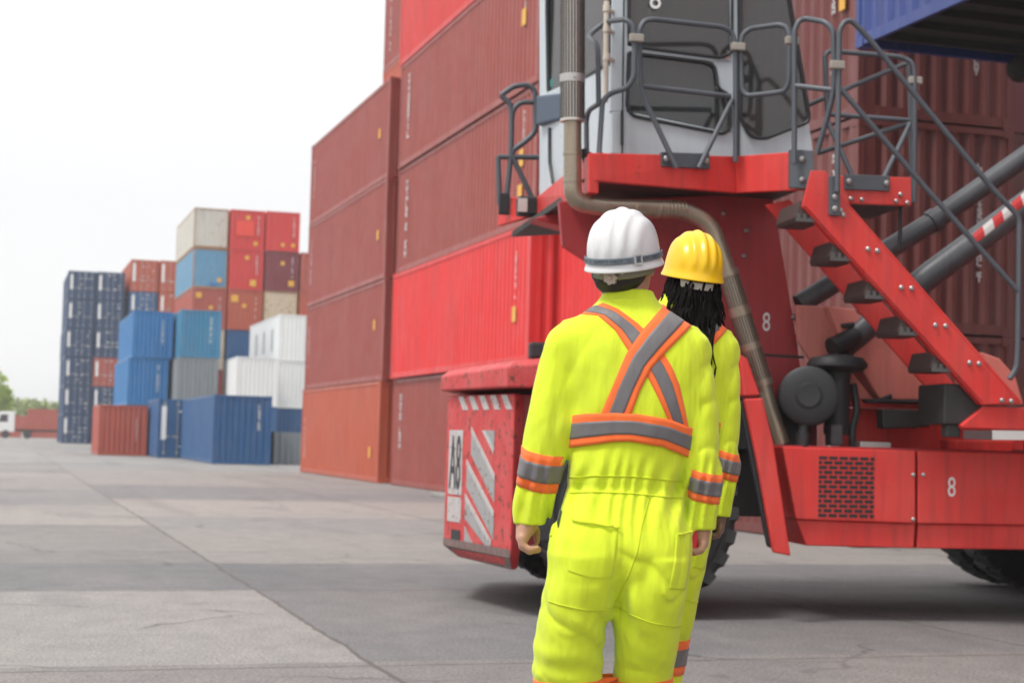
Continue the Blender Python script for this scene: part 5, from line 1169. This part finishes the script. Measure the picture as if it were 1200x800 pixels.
# ------------------------------------------------------------------ sky, sun, camera
w=D.worlds.new('World'); sc.world=w; w.use_nodes=True; nt=w.node_tree; L=nt.links.new
bg=nt.nodes['Background']; sky=N(nt,'ShaderNodeTexSky',sky_type='NISHITA'); sky.sun_disc=False
SUN_EL=math.radians(60); SUN_AZ=math.radians(252)      # azimuth clockwise from +Y: high on the left
sky.sun_elevation=SUN_EL; sky.sun_rotation=SUN_AZ
hs=N(nt,'ShaderNodeHueSaturation'); hs.inputs['Saturation'].default_value=.10; L(sky.outputs[0],hs.inputs['Color'])
tc=N(nt,'ShaderNodeTexCoord'); sp=N(nt,'ShaderNodeSeparateXYZ'); L(tc.outputs['Generated'],sp.inputs[0])
# overcast layer: darker towards the horizon, bright overhead, faint cloud structure
cr=N(nt,'ShaderNodeValToRGB'); L(sp.outputs[2],cr.inputs[0]); e=cr.color_ramp.elements
e[0].position=.0; e[0].color=(.425,.425,.425,1); e[1].position=.9; e[1].color=(.62,.62,.63,1)
x=e.new(.14); x.color=(.418,.420,.425,1); x=e.new(.45); x.color=(.54,.545,.555,1)
nz=N(nt,'ShaderNodeTexNoise'); nz.inputs['Scale'].default_value=2.4; nz.inputs['Detail'].default_value=5; L(tc.outputs['Generated'],nz.inputs['Vector'])
cl=mixc(nt,ramp(nt,nz.outputs['Fac'],.3,.7),cr.outputs[0],mixc(nt,1,cr.outputs[0],(1.07,1.065,1.06),'MULTIPLY'))
sc_=N(nt,'ShaderNodeVectorMath',operation='SCALE'); L(cl,sc_.inputs[0]); sc_.inputs['Scale'].default_value=21.0
fin=mixc(nt,.88,hs.outputs[0],sc_.outputs[0]); L(fin,bg.inputs[0]); bg.inputs[1].default_value=.10
sl=D.lights.new('sun','SUN'); sl.energy=2.3; sl.angle=math.radians(14); sl.color=(1,.97,.93); so=D.objects.new('sun',sl); COL.objects.link(so)
dv=Vector((math.sin(SUN_AZ)*math.cos(SUN_EL),math.cos(SUN_AZ)*math.cos(SUN_EL),math.sin(SUN_EL)))
so.rotation_euler=dv.to_track_quat('Z','Y').to_euler(); so.location=(0,0,30)
A,P,R,H=.3055,.0605,.0256,1.31
r0=Vector((math.cos(A),-math.sin(A),0)); f0=Vector((math.sin(A)*math.cos(P),math.cos(A)*math.cos(P),math.sin(P))); u0=r0.cross(f0)
rr=r0*math.cos(R)+u0*math.sin(R); uu=u0*math.cos(R)-r0*math.sin(R)
cd=D.cameras.new('camera'); co=D.objects.new('camera',cd); COL.objects.link(co)
co.matrix_world=Matrix(((rr.x,uu.x,-f0.x,0),(rr.y,uu.y,-f0.y,0),(rr.z,uu.z,-f0.z,H),(0,0,0,1)))
cd.sensor_width=36; cd.lens=36*1905/1200; cd.clip_end=4000; cd.clip_start=.1
cd.dof.use_dof=True; cd.dof.focus_distance=5.2; cd.dof.aperture_fstop=4.5
# thin bright air over the whole yard
hb=MB().box((-950,-350,-1),(950,1550,19.5)).build('haze',None); tag(hb,None,None,kind='stuff')
hm=D.materials.new('yard_haze'); hm.use_nodes=True; ht=hm.node_tree; ht.nodes.clear(); ho=ht.nodes.new('ShaderNodeOutputMaterial'); hv=ht.nodes.new('ShaderNodeVolumePrincipled')
hv.inputs['Color'].default_value=(.95,.96,.98,1); hv.inputs['Density'].default_value=.0007; ht.links.new(hv.outputs[0],ho.inputs['Volume']); hb.data.materials.append(hm)
sc.camera=co
vs=sc.view_settings; vs.view_transform='Standard'; vs.look='None'; vs.exposure=0.22; vs.gamma=1; vs.use_curve_mapping=False
sc.cycles.max_bounces=6; sc.cycles.volume_bounces=0; sc.cycles.sample_clamp_indirect=6
